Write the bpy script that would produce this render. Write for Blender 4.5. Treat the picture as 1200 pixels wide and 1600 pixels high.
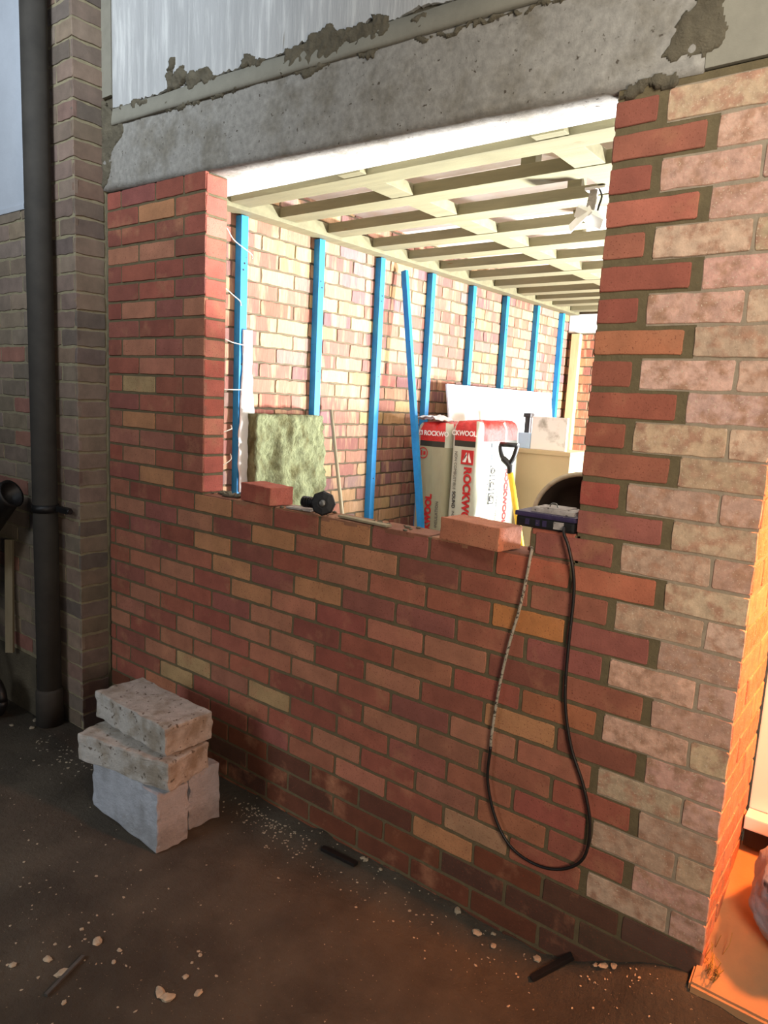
import bpy, bmesh, math, random
from mathutils import Vector, Matrix, noise
random.seed(7)
for o in list(bpy.data.objects): bpy.data.objects.remove(o, do_unlink=True)
SC = bpy.context.scene
COL = SC.collection
rnd = random.random
def uni(a, b): return a + (b - a) * rnd()

# ------------------------------------------------------------------ camera
F = 1108.255
CAM = Vector((0.7061, -1.7425, 1.5646))
RX, RY, RZ = (0.7869, 0.6150, 0.0502), (0.1346, -0.0918, -0.9866), (-0.6022, 0.7831, -0.1550)
cd = bpy.data.cameras.new('camera')
cam = bpy.data.objects.new('camera', cd); COL.objects.link(cam)
cd.sensor_fit = 'VERTICAL'; cd.sensor_height = 24.0; cd.sensor_width = 18.0
cd.lens = F / 1600 * 24.0
cd.clip_start = 0.02
rx = Vector(RX); ry = -Vector(RY); rz = -Vector(RZ)
M3 = Matrix((rx, ry, rz)).transposed()
cam.matrix_world = Matrix.Translation(CAM) @ M3.to_4x4()
SC.camera = cam

# ------------------------------------------------------------------ view, world, lights
SC.view_settings.view_transform = 'Standard'
SC.view_settings.look = 'None'
SC.view_settings.gamma = 1.0
SC.view_settings.use_curve_mapping = False
SC.view_settings.exposure = 0.0
W = bpy.data.worlds.new('world'); SC.world = W; W.use_nodes = True
bg = W.node_tree.nodes['Background']
bg.inputs[0].default_value = (0.55, 0.60, 0.70, 1); bg.inputs[1].default_value = 0.10

def area(name, loc, target, size, energy, color, size_y=None, spread=180):
    l = bpy.data.lights.new(name, 'AREA'); l.energy = energy; l.color = color
    l.size = size
    if size_y: l.shape = 'RECTANGLE'; l.size_y = size_y
    l.spread = math.radians(spread)
    o = bpy.data.objects.new(name, l); COL.objects.link(o)
    o.location = loc
    o.rotation_euler = (Vector(target) - Vector(loc)).to_track_quat('-Z', 'Y').to_euler()
    return o
# work light of the outer room, up on the right beside the camera
area('work_light', (1.25, -1.35, 1.35), (0.1, 0.05, 1.1), 0.45, 22, (1.0, 0.84, 0.67))
# added overhead fill from the right, brightens the lintel's right end
area('overhead_fill', (1.0, -1.7, 3.1), (0.2, 0.0, 2.35), 0.6, 7.5, (1.0, 0.95, 0.86), spread=70)
# added fill from behind the camera on the left, lifts blocks and floor
area('low_fill', (-1.9, -3.1, 1.5), (-1.5, -0.7, 0.1), 1.0, 4.6, (0.93, 0.96, 1.0), spread=60)
# daylight reaching the high plaster on the left
area('daylight_high', (-0.6, -3.0, 3.9), (-2.3, 0.0, 2.9), 1.0, 18, (0.82, 0.91, 1.0), spread=58)
# site floodlight standing deep in the inner room
area('floodlight', (0.35, 3.6, 1.40), (-1.9, 3.5, 2.2), 0.35, 280, (0.97, 0.985, 1.0))
# added upward fill inside the room, whitens the soffit and joist undersides
area('soffit_fill', (0.9, 2.6, 0.5), (-0.7, 1.0, 2.39), 0.3, 185, (0.97, 0.985, 1.0), spread=85)
# warm lamp over the side door
area('door_lamp', (1.02, 0.06, 1.75), (0.5, 0.24, 0.9), 0.12, 17, (1.0, 0.28, 0.07), spread=90)

# ------------------------------------------------------------------ helpers
def lin(c):
    c = c / 255.0
    return c / 12.92 if c <= 0.04045 else ((c + 0.055) / 1.055) ** 2.4
def rgb(r, g, b): return (lin(r), lin(g), lin(b), 1.0)

def mat(name, base, rough=0.8, noise_scale=20, var=0.2, bump=0.3, bump_scale=60, attr=None,
        metal=0.0, spots=None, spot_scale=120, spot_at=0.68, coat=0.0, second=None, second_scale=4, second_at=0.55,
        stretch=(1, 1, 1), bump_dist=0.003, sharp=0.08, trans=0.0, alpha=1.0, hop=False):
    m = bpy.data.materials.new(name); m.use_nodes = True
    nt = m.node_tree; N = nt.nodes; L = nt.links
    b = N['Principled BSDF']
    b.inputs['Roughness'].default_value = rough; b.inputs['Metallic'].default_value = metal
    b.inputs['Coat Weight'].default_value = coat
    b.inputs['Transmission Weight'].default_value = trans
    b.inputs['Alpha'].default_value = alpha
    tc = N.new('ShaderNodeTexCoord'); mp = N.new('ShaderNodeMapping'); mp.inputs['Scale'].default_value = stretch
    L.new(tc.outputs['Object'], mp.inputs[0])
    if hop:   # every brick its own stretch of pattern
        ac = N.new('ShaderNodeVertexColor'); ac.layer_name = 'Col'
        sc_ = N.new('ShaderNodeVectorMath'); sc_.operation = 'SCALE'; sc_.inputs[3].default_value = 900.0
        L.new(ac.outputs['Color'], sc_.inputs[0]); L.new(sc_.outputs[0], mp.inputs['Location'])
    def nz(scale, detail=5, rg=0.6):
        n = N.new('ShaderNodeTexNoise'); n.inputs['Scale'].default_value = scale
        n.inputs['Detail'].default_value = detail; n.inputs['Roughness'].default_value = rg
        L.new(mp.outputs[0], n.inputs['Vector']); return n.outputs['Fac']
    def mix(fac, a, c, mode='MIX'):
        x = N.new('ShaderNodeMix'); x.data_type = 'RGBA'; x.blend_type = mode
        if isinstance(fac, float): x.inputs[0].default_value = fac
        else: L.new(fac, x.inputs[0])
        for s, v in ((6, a), (7, c)):
            if isinstance(v, tuple): x.inputs[s].default_value = v
            else: L.new(v, x.inputs[s])
        return x.outputs[2]
    def ramp(f, a, c):
        r = N.new('ShaderNodeMapRange'); r.inputs['From Min'].default_value = a; r.inputs['From Max'].default_value = c
        L.new(f, r.inputs[0]); return r.outputs[0]
    if attr:
        at = N.new('ShaderNodeVertexColor'); at.layer_name = 'Col'; c = at.outputs['Color']
    else: c = base
    if second:
        c = mix(ramp(nz(second_scale, 6), second_at - sharp, second_at + sharp), c, second)
    lo_, hi_ = 1 - var, 1 + var
    f = ramp(nz(noise_scale), 0.25, 0.75)
    g = mix(f, (lo_, lo_, lo_, 1), (hi_, hi_, hi_, 1))
    c = mix(1.0, c, g, 'MULTIPLY')
    if spots:
        c = mix(ramp(nz(spot_scale, 2), spot_at - 0.03, spot_at + 0.03), c, spots)
    L.new(c, b.inputs['Base Color'])
    if bump > 0:
        bp = N.new('ShaderNodeBump'); bp.inputs['Strength'].default_value = bump; bp.inputs['Distance'].default_value = bump_dist
        L.new(nz(bump_scale, 8, 0.7), bp.inputs['Height']); L.new(bp.outputs[0], b.inputs['Normal'])
    return m

M = {}
M['brick'] = mat('new_brick', None, 0.88, 11, 0.24, 0.6, 180, attr=True, second=rgb(178, 122, 90), second_scale=7, second_at=0.66, sharp=0.12, spots=rgb(120, 66, 48), spot_scale=220, spot_at=0.66)
M['old_brick'] = mat('old_brick', None, 0.92, 34, 0.30, 0.8, 150, attr=True, spots=rgb(206, 182, 158), spot_scale=210, spot_at=0.66, second=rgb(172, 132, 108), second_scale=26, second_at=0.54)
M['striped_brick'] = mat('striped_brick', None, 0.9, 20, 0.25, 0.6, 120, attr=True, second=rgb(190, 152, 118), second_scale=2.0, second_at=0.56, stretch=(1, 8, 1.0), sharp=0.06, hop=True, spots=rgb(130, 92, 70), spot_scale=40, spot_at=0.70)
M['dim_brick'] = mat('weathered_brick', None, 0.92, 14, 0.25, 0.6, 120, attr=True)
M['mortar'] = mat('fresh_mortar', rgb(104, 92, 66), 0.95, 30, 0.22, 0.9, 140)
M['mortar_pale'] = mat('pale_mortar', rgb(150, 136, 116), 0.95, 30, 0.2, 0.8, 120)
M['mortar_grey'] = mat('grey_mortar', rgb(150, 140, 112), 0.95, 30, 0.2, 0.8, 120)
M['mortar_room'] = mat('buff_mortar', rgb(104, 92, 72), 0.95, 30, 0.25, 0.8, 120)
M['mortar_dark'] = mat('damp_mortar', rgb(108, 100, 82), 0.95, 12, 0.3, 1.0, 70, bump_dist=0.01)
M['concrete'] = mat('lintel_concrete', rgb(152, 148, 140), 0.93, 46, 0.26, 0.8, 110, spots=rgb(84, 76, 66), spot_scale=55, spot_at=0.70, second=rgb(128, 122, 110), second_scale=5, second_at=0.56)
M['block'] = mat('block_concrete', rgb(178, 176, 170), 0.95, 30, 0.2, 1.0, 90, spots=rgb(104, 96, 86), spot_scale=45, spot_at=0.66, second=rgb(146, 138, 124), second_scale=9, second_at=0.55, bump_dist=0.006)
M['block_blue'] = mat('block_concrete_blue', rgb(168, 174, 182), 0.95, 20, 0.16, 1.0, 90, second=rgb(148, 152, 156), second_scale=7, bump_dist=0.006)
M['render'] = mat('white_render', rgb(186, 186, 184), 0.92, 7, 0.16, 0.9, 30, stretch=(1, 1, 0.12), second=rgb(214, 214, 210), second_scale=30, second_at=0.58, sharp=0.09, spots=rgb(140, 132, 118), spot_scale=24, spot_at=0.71, bump_dist=0.008)
M['render_plain'] = mat('painted_plaster', rgb(186, 192, 200), 0.9, 5, 0.08, 0.4, 40)
M['ledge'] = mat('mortar_ledge', rgb(140, 136, 122), 0.95, 20, 0.10, 0.5, 60)
M['white_paint'] = mat('white_soffit', rgb(236, 236, 232), 0.85, 14, 0.06, 0.5, 60)
M['timber'] = mat('joist_timber', rgb(116, 111, 82), 0.75, 9, 0.2, 0.3, 60, stretch=(0.4, 3, 3), spots=rgb(110, 86, 50), spot_scale=14, spot_at=0.74)
M['deck'] = mat('roof_board', rgb(226, 214, 206), 0.85, 5, 0.15, 0.3, 40, second=rgb(196, 164, 140), second_scale=2.5, second_at=0.60)
M['batten'] = mat('blue_batten', rgb(30, 132, 196), 0.6, 12, 0.2, 0.3, 60, spots=rgb(20, 60, 96), spot_scale=60, spot_at=0.74)
M['wool'] = mat('mineral_wool', rgb(138, 142, 104), 1.0, 34, 0.35, 1.0, 50, stretch=(1, 1, 0.7), second=rgb(100, 96, 60), second_scale=11, second_at=0.57, bump_dist=0.03)
M['poly'] = mat('white_polythene', rgb(232, 236, 236), 0.35, 12, 0.08, 0.6, 30, bump_dist=0.01)
M['film_olive'] = mat('pack_film_olive', rgb(152, 148, 120), 0.35, 14, 0.14, 0.5, 22, stretch=(1, 1, 0.25), bump_dist=0.006)
M['film_white'] = mat('pack_film_white', rgb(186, 188, 168), 0.35, 14, 0.12, 0.5, 22, stretch=(1, 1, 0.25), bump_dist=0.006)
M['film_red'] = mat('pack_film_red', rgb(200, 44, 38), 0.35, 20, 0.2, 0.9, 30, bump_dist=0.01)
M['film_dark'] = mat('pack_film_dark', rgb(44, 44, 32), 0.4, 20, 0.2, 0.2, 30)
M['ink_red'] = mat('red_ink', rgb(186, 34, 34), 0.5, 20, 0.08, 0)
M['ink_white'] = mat('white_ink', rgb(238, 232, 224), 0.5, 20, 0.05, 0)
M['ink_grey'] = mat('grey_ink', rgb(92, 88, 80), 0.5, 20, 0.05, 0)
M['ink_black'] = mat('black_ink', rgb(40, 40, 38), 0.5, 20, 0.05, 0)
M['ink_blue'] = mat('blue_ink', rgb(48, 74, 100), 0.5, 20, 0.05, 0)
M['black'] = mat('black_plastic', rgb(26, 25, 25), 0.45, 30, 0.3, 0.3, 90)
M['pipe'] = mat('pipe_black', rgb(60, 56, 50), 0.8, 12, 0.25, 0.15, 30, spots=rgb(110, 104, 92), spot_scale=60, spot_at=0.78)
M['purple'] = mat('dusty_purple_plastic', rgb(52, 42, 74), 0.55, 40, 0.4, 0.4, 90, spots=rgb(128, 120, 122), spot_scale=90, spot_at=0.68)
M['dust'] = mat('dusty_grey_plastic', rgb(160, 152, 146), 0.85, 50, 0.3, 0.5, 90, spots=rgb(70, 62, 58), spot_scale=70, spot_at=0.66)
M['steel'] = mat('grey_steel', rgb(120, 118, 114), 0.4, 40, 0.2, 0.2, 90, metal=0.7)
M['wire'] = mat('galvanised_wire', rgb(214, 206, 190), 0.4, 40, 0.1, 0, metal=0.3)
M['cable_black'] = mat('black_cable', rgb(24, 22, 20), 0.5, 60, 0.3, 0.2, 200, spots=rgb(130, 118, 96), spot_scale=160, spot_at=0.74)
M['cable_dusty'] = mat('mortar_dusted_cable', rgb(168, 156, 136), 0.85, 60, 0.2, 0.5, 200, spots=rgb(74, 66, 55), spot_scale=110, spot_at=0.58)
M['board'] = mat('white_board', rgb(238, 240, 238), 0.7, 4, 0.03, 0.1, 40)
M['board_smudge'] = mat('smudged_white_board', rgb(238, 238, 234), 0.7, 4, 0.03, 0.1, 40, second=rgb(140, 138, 124), second_scale=5.5, second_at=0.66)
M['board_blue'] = mat('pale_blue_board', rgb(178, 206, 236), 0.6, 4, 0.06, 0.1, 40)
M['carton'] = mat('brown_board', rgb(192, 170, 134), 0.8, 6, 0.06, 0.15, 40)
M['yellow'] = mat('yellow_shaft', rgb(238, 196, 44), 0.45, 20, 0.1, 0)
M['tub'] = mat('dark_tub', rgb(44, 34, 24), 0.7, 20, 0.3, 0.4, 60)
M['tub_rim'] = mat('dusty_rim', rgb(168, 156, 132), 0.85, 40, 0.2, 0.4, 60)
M['mud'] = mat('mud_floor', rgb(80, 74, 63), 0.97, 5, 0.25, 1.0, 45, spots=rgb(140, 122, 96), spot_scale=120, spot_at=0.72, second=rgb(66, 60, 50), second_scale=3.2, second_at=0.52, bump_dist=0.01)
M['chip'] = mat('mortar_chip', rgb(172, 160, 138), 0.95, 60, 0.25, 0.6, 90)
M['step'] = mat('door_step', rgb(190, 140, 96), 0.8, 7, 0.12, 0.4, 50, second=rgb(172, 134, 98), second_scale=3, second_at=0.56)
M['upvc'] = mat('white_upvc', rgb(236, 232, 228), 0.35, 4, 0.03, 0)
M['sack'] = mat('silver_sack', rgb(168, 172, 186), 0.45, 9, 0.25, 0.8, 20, spots=rgb(70, 66, 70), spot_scale=16, spot_at=0.66, bump_dist=0.02)
M['straw'] = mat('straw', rgb(176, 136, 60), 0.8, 20, 0.2, 0)
M['old_timber'] = mat('dusty_timber', rgb(150, 138, 112), 0.85, 12, 0.2, 0.4, 60, stretch=(3, 3, 0.4))
M['pale_timber'] = mat('pale_timber', rgb(204, 190, 140), 0.8, 12, 0.2, 0.3, 60, stretch=(3, 3, 0.4))

def link(name, bm, mats, parent=None, smooth=False):
    me = bpy.data.meshes.new(name)
    bm.normal_update(); bm.to_mesh(me); bm.free()
    o = bpy.data.objects.new(name, me); COL.objects.link(o)
    for m in (mats if isinstance(mats, (list, tuple)) else [mats]): me.materials.append(m)
    if smooth:
        for p in me.polygons: p.use_smooth = True
    if parent: o.parent = parent
    return o
def tag(o, label=None, cat=None, group=None, kind=None):
    if label: o['label'] = label
    if cat: o['category'] = cat
    if group: o['group'] = group
    if kind: o['kind'] = kind
    return o
def empty(name, loc, label, cat, group=None, rot=(0, 0, 0)):
    o = bpy.data.objects.new(name, None); COL.objects.link(o); o.empty_display_size = 0.05
    o.location = loc; o.rotation_euler = rot
    return tag(o, label, cat, group)
def box(bm, a, b, mi=0, mtx=None, bev=0.0):
    x0, y0, z0 = a; x1, y1, z1 = b
    vs = [bm.verts.new(v) for v in ((x0, y0, z0), (x1, y0, z0), (x1, y1, z0), (x0, y1, z0), (x0, y0, z1), (x1, y0, z1), (x1, y1, z1), (x0, y1, z1))]
    fs = [bm.faces.new([vs[i] for i in q]) for q in ((0, 3, 2, 1), (4, 5, 6, 7), (0, 1, 5, 4), (1, 2, 6, 5), (2, 3, 7, 6), (3, 0, 4, 7))]
    for f in fs: f.material_index = mi
    if bev:
        es = list({e for f in fs for e in f.edges})
        r = bmesh.ops.bevel(bm, geom=es, offset=bev, segments=2, profile=0.7, affect='EDGES')
        for f in r['faces']: f.material_index = mi
        if mtx:
            seen = {v for f in r['faces'] for v in f.verts} | {v for f in fs if f.is_valid for v in f.verts}
            for v in seen: v.co = mtx @ v.co
    elif mtx:
        for v in vs: v.co = mtx @ v.co
def between(p, q):
    p = Vector(p); q = Vector(q); d = q - p
    return Matrix.Translation(p) @ d.to_track_quat('Z', 'Y').to_matrix().to_4x4(), d.length
def tube(bm, pts, r, n=10, mi=0, cap=True):
    pts = [Vector(p) for p in pts]; rings = []
    up = None
    for i, p in enumerate(pts):
        t = (pts[min(i + 1, len(pts) - 1)] - pts[max(i - 1, 0)]).normalized()
        if up is None: up = t.orthogonal().normalized()
        up = (up - t * up.dot(t)).normalized(); s = t.cross(up)
        rr = r[i] if isinstance(r, (list, tuple)) else r
        rings.append([bm.verts.new(p + (up * math.cos(a) + s * math.sin(a)) * rr) for a in (2 * math.pi * k / n for k in range(n))])
    for a, b in zip(rings, rings[1:]):
        for k in range(n):
            f = bm.faces.new((a[k], a[(k + 1) % n], b[(k + 1) % n], b[k])); f.material_index = mi; f.smooth = True
    if cap:
        bm.faces.new(rings[0][::-1]).material_index = mi; bm.faces.new(rings[-1]).material_index = mi
def lathe(bm, prof, n=32, mtx=None, mi=0):
    rings = []
    for r, z in prof:
        ring = [Vector((r * math.cos(2 * math.pi * k / n), r * math.sin(2 * math.pi * k / n), z)) for k in range(n)]
        rings.append([bm.verts.new(mtx @ v if mtx else v) for v in ring])
    for a, b in zip(rings, rings[1:]):
        for k in range(n):
            f = bm.faces.new((a[k], a[(k + 1) % n], b[(k + 1) % n], b[k])); f.material_index = mi; f.smooth = True
    bm.faces.new(rings[0][::-1]).material_index = mi; bm.faces.new(rings[-1]).material_index = mi
def spline(pts, sub=8):
    P = [Vector(p) for p in pts]; out = []
    for i in range(len(P) - 1):
        p0 = P[max(i - 1, 0)]; p1 = P[i]; p2 = P[i + 1]; p3 = P[min(i + 2, len(P) - 1)]
        for k in range(sub):
            t = k / sub
            out.append(0.5 * ((2 * p1) + (p2 - p0) * t + (2 * p0 - 5 * p1 + 4 * p2 - p3) * t * t + (3 * p1 - p0 - 3 * p2 + p3) * t ** 3))
    out.append(P[-1]); return out

# bricks on any plane: each one a lumpy-edged chamfered pad with its own tone
def pads(bm, o, u, v, n, rects, proud=0.003, mi=1, jit=0.0011, bev=0.0016, slant=0.0):
    cl = bm.loops.layers.float_color.get('Col') or bm.loops.layers.float_color.new('Col')
    o, u, v, n = Vector(o), Vector(u), Vector(v), Vector(n)
    flip = u.cross(v).dot(n) < 0
    for (u0, u1, v0, v1, c) in rects:
        if u1 - u0 < 0.012: continue
        w = u1 - u0; h = v1 - v0; pr = proud + uni(-0.0012, 0.0016)
        c0 = min(0.0035, w * 0.15)
        nu = max(2, int(w / 0.03))
        ring = []
        for k in range(nu + 1): ring.append((u0 + c0 + (w - 2 * c0) * k / nu, v0))
        for k in range(3): ring.append((u1, v0 + c0 + (h - 2 * c0) * k / 2))
        for k in range(nu + 1): ring.append((u1 - c0 - (w - 2 * c0) * k / nu, v1))
        for k in range(3): ring.append((u0, v1 - c0 - (h - 2 * c0) * k / 2))
        cu, cv = (u0 + u1) / 2, (v0 + v1) / 2
        outer = [(a + uni(-jit, jit), b + uni(-jit, jit)) for a, b in ring]
        R = []
        for (depth, ins) in ((-0.012, 0), (pr - bev, 0), (pr, bev)):
            vs = []
            for a, b in outer:
                aa = a + (ins if a < cu else -ins); bb = b + (ins if b < cv else -ins)
                vs.append(bm.verts.new(o + u * aa + v * (bb + slant * aa) + n * depth))
            R.append(vs)
        N_ = len(ring); fs = []
        for a, b in zip(R, R[1:]):
            for k in range(N_):
                q = (a[k], a[(k + 1) % N_], b[(k + 1) % N_], b[k])
                fs.append(bm.faces.new(q[::-1] if flip else q))
        fs.append(bm.faces.new(R[-1][::-1] if flip else R[-1]))
        for f in fs:
            f.material_index = mi
            for lp_ in f.loops: lp_[cl] = c
def vary(c, a=0.12):
    k = 1 + uni(-a, a)
    return (c[0] * k, c[1] * k * (1 + uni(-a, a) * 0.4), c[2] * k * (1 + uni(-a, a) * 0.5), 1)

# ------------------------------------------------------------------ tones
REDS = [(150, 86, 68), (156, 90, 70), (142, 80, 64), (160, 98, 76), (152, 84, 68), (134, 78, 64), (156, 100, 80), (146, 86, 74), (164, 104, 78)]
PICKS = [ # x, z, tone : the bricks that stand out from the red ones
(-0.78,1.13,(182,128,88)),(-1.12,1.06,(182,128,88)),(-0.67,1.05,(180,124,92)),(-0.78,0.98,(168,112,86)),(-0.89,0.90,(182,128,88)),(-1.18,0.83,(182,128,88)),(-1.01,0.83,(176,112,88)),(-1.03,0.68,(168,112,86)),(-0.56,0.83,(176,112,88)),(-0.34,0.83,(168,112,86)),(-0.90,0.60,(168,112,86)),(-1.12,0.46,(172,142,100)),(-0.57,0.68,(168,112,86)),(-0.20,1.13,(176,98,72)),(-0.11,0.97,(190,124,70)),(-1.47,1.13,(182,128,88)),(-1.48,0.97,(182,128,88)),(-1.35,0.91,(182,128,88)),(-1.25,0.83,(172,142,100)),(-1.72,0.82,(168,112,86)),(-1.14,0.76,(168,112,86)),(-1.97,0.67,(168,112,86)),(-1.85,0.43,(168,112,86)),(-1.60,0.43,(172,142,100)),(-1.72,0.36,(172,142,100)),(-1.13,0.47,(172,142,100)),(-1.25,0.67,(168,112,86)),(-2.07,1.05,(168,112,86)),(-1.59,1.04,(168,112,86)),(-2.14,0.50,(168,112,86)),(-1.60,0.59,(168,112,86)),(-1.10,0.67,(168,112,86)),(-0.34,0.23,(182,128,88)),(-0.23,0.30,(172,132,100)),(-0.56,0.52,(168,112,86)),(-0.78,0.38,(168,112,86)),(-0.68,0.32,(176,112,88)),(-0.23,0.60,(168,112,86)),(-0.17,0.69,(182,128,88)),(-0.06,1.14,(180,106,72)),(0.12,1.13,(176,104,76)),(-0.01,0.77,(168,104,72)),(-0.08,0.68,(172,110,72)),(-1.96,1.73,(168,112,86)),(-1.95,1.57,(172,142,100)),(-1.95,1.42,(182,128,88)),(-1.83,1.19,(182,128,88)),(-1.95,1.27,(168,112,86)),(-1.59,1.71,(168,112,86)),(-2.09,1.05,(168,112,86)),(-1.84,1.65,(176,112,88)),(-1.83,2.26,(182,128,88)),(-2.07,2.11,(168,112,86)),(-1.90,2.10,(168,112,86)),(-1.89,1.87,(168,112,86)),(-1.98,1.73,(168,112,86)),(-1.58,1.87,(168,112,86)),(0.14,1.72,(176,112,80)),(0.09,2.03,(176,104,84)),(0.15,1.36,(160,80,66)),
]
def red_tone(i, xc, zc):
    for (px, pz, c) in PICKS:
        if abs(px - xc) < 0.112 and abs(pz - zc) < 0.0375: return vary(rgb(*c), 0.04)
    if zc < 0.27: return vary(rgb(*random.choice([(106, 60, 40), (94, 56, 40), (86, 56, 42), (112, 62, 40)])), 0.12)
    return vary(rgb(*random.choice(REDS)), 0.12)
PALE = [(196, 158, 138), (190, 160, 134), (204, 160, 142), (200, 170, 146), (186, 150, 132), (206, 168, 150), (192, 166, 138)]

H = 0.075
ZT = 2.295
JAMB = -1.53
LS = -0.0285                       # the lintel runs slightly out of level
def lint_z(x): return 2.315 + LS * x
HM = 0.0055                        # half a joint

# ------------------------------------------------------------------ wall_front: new red brickwork with the opening
bm = bmesh.new()
rects = []; pale = []
for i in range(0, 32):
    z1 = ZT - i * H - HM; z0 = ZT - (i + 1) * H + HM
    if i < 15: z0 += 0.0015; z1 -= 0.002
    if i < 8: z0 += 0.002; z1 -= 0.002
    off = 0.1075 if i % 2 == 0 else 0.2200
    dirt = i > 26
    # red bricks leftwards from the toothing
    lim = -2.18 if i >= 15 else (-0.13 if i == 14 else 0.0)
    x1 = off
    while x1 > lim + 0.03:
        x0 = max(x1 - 0.225, lim - (0.0055 if lim == 0 else 0))
        if x1 - x0 > 0.03:
            a = x0 + (HM if x0 > lim else 0.0); b = x1 - (0.009 if x1 == off else HM)
            if lim == 0: a = 0.0
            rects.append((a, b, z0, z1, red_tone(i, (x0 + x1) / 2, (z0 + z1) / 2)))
        x1 -= 0.225
    # pale old bricks to the corner
    zz0, zz1 = ZT - (i + 1) * H + 0.0035, ZT - i * H - 0.0035
    if not dirt:
        first = off
        segs = [(first + 0.013, first + 0.2250), (first + 0.2250, 0.42)] if i % 2 == 0 else [(first + 0.016, 0.42)]
        for a, b in segs:
            pale.append((a + (0.004 if a > first + 0.1 else 0), b - (0.004 if b < 0.41 else 0), zz0, zz1, vary(rgb(*random.choice(PALE)), 0.10)))
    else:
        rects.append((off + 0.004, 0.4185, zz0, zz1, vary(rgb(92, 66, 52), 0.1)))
# left of the opening: sixteen courses up to the lintel
for j in range(16):
    hh = (lint_z(-1.8) - 1.17) / 16
    z0 = 1.17 + j * hh + 0.005; z1 = z0 + hh - 0.010
    even = ((15 - j) % 2 == 0)
    cuts = [-2.18, -2.08, -1.84, -1.66, JAMB] if even else [-2.18, -1.955, -1.715, JAMB]
    for a, b in zip(cuts, cuts[1:]):
        rects.append((a + (HM if a > -2.17 else 0), b - (HM if b < JAMB else 0), z0, z1, red_tone(j, (a + b) / 2, (z0 + z1) / 2)))
box(bm, (-2.18, 0.0, -0.25), (0.40, 0.10, 1.167))
box(bm, (-2.18, 0.0, 1.1671), (JAMB - 0.002, 0.10, 2.357))
box(bm, (0.002, 0.0, 1.1671), (0.40, 0.10, 2.312))
box(bm, (-0.128, 0.0, 1.172), (0.01, 0.10, 1.243))
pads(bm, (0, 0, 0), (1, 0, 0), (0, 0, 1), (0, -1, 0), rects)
# heads of the left jamb
heads = []
for j in range(16):
    hh = (2.357 - 1.17) / 16
    heads.append((0.0015, 0.0975, 1.17 + j * hh + 0.005, 1.17 + (j + 1) * hh - 0.005, vary(rgb(*random.choice([(176, 92, 74), (168, 86, 70), (184, 108, 88), (172, 84, 66)])), 0.1)))
pads(bm, (JAMB - 0.002, 0, 0), (0, 1, 0), (0, 0, 1), (1, 0, 0), heads, proud=0.003)
heads = []
for i in range(15):
    heads.append((0.0015, 0.0975, ZT - (i + 1) * H + 0.005, ZT - i * H - 0.005, vary(rgb(*random.choice(REDS)), 0.1)))
pads(bm, (0.002, 0, 0), (0, 1, 0), (0, 0, 1), (-1, 0, 0), heads[:14], proud=0.003)
pads(bm, (-0.128, 0, 0), (0, 1, 0), (0, 0, 1), (-1, 0, 0), heads[14:], proud=0.003)
# top of the half-built course
tops = []
for n in range(7):
    b = -0.005 - 0.225 * n; a = max(b - 0.225, JAMB)
    tops.append((a + HM, b - HM, -0.002, 0.0985, vary(rgb(*random.choice([(150, 104, 78), (140, 92, 72), (158, 112, 84)])), 0.08)))
pads(bm, (0, 0, 1.167), (1, 0, 0), (0, 1, 0), (0, 0, 1), tops, proud=0.003)
pads(bm, (0, 0, 1.243), (1, 0, 0), (0, 1, 0), (0, 0, 1), [(-0.126, -0.002, -0.002, 0.0985, vary(rgb(170, 96, 74)))], proud=0.002)
# inner leaf side of the brickwork
bk = []
for i in range(31):
    x1 = 0.40 - (0.11 if i % 2 else 0)
    while x1 > -2.16:
        x0 = max(x1 - 0.225, -2.185)
        z0 = ZT - (i + 1) * H + HM; z1 = ZT - i * H - HM
        if i >= 15 or x1 < JAMB or x0 > 0.0: bk.append((x0 + HM, x1 - HM, z0, z1, vary(rgb(*random.choice(REDS)), 0.1)))
        x1 -= 0.225
pads(bm, (0, 0.10, 0), (1, 0, 0), (0, 0, 1), (0, 1, 0), bk, proud=0.004)
wf = tag(link('wall_front', bm, [M['mortar'], M['brick']]), kind='structure')

# pale old brick pier on the right with its reveal towards the side door
bm = bmesh.new()
box(bm, (0.2, 0.1005, -0.1), (0.4185, 0.36, 3.3)); box(bm, (0.4002, 0.0012, -0.1), (0.4185, 0.1004, 2.32)); box(bm, (0.2005, 0.0012, 2.3205), (0.4184, 0.1003, 3.3))
for i in range(0, 27):
    box(bm, ((0.1215 if i % 2 == 0 else 0.237), -0.0007, ZT - (i + 1) * H + 0.002 * (i == 26)), (0.4186, 0.05, ZT - i * H))
pads(bm, (0, 0.0, 0), (1, 0, 0), (0, 0, 1), (0, -1, 0), [(max(a, 0.118), b, c, d, e) for a, b, c, d, e in pale], proud=0.003, jit=0.0017)
rev = []
for i in range(-12, 30):
    z1 = ZT - i * H - HM; z0 = z1 - H + 2 * HM
    cuts = [0.0, 0.105, 0.33, 0.36] if i % 2 == 0 else [0.0, 0.2175, 0.36]
    for a, b in zip(cuts, cuts[1:]):
        rev.append((a + (0.005 if a else 0), b - 0.005, z0, z1, vary(rgb(*random.choice([(206, 134, 100), (192, 122, 92), (214, 142, 108), (198, 120, 88)])), 0.1)))  # orange of the door lamp partly put into these reveal brick tones
pads(bm, (0.4185, 0, 0), (0, 1, 0), (0, 0, 1), (1, 0, 0), rev, proud=0.003, jit=0.003)
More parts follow.
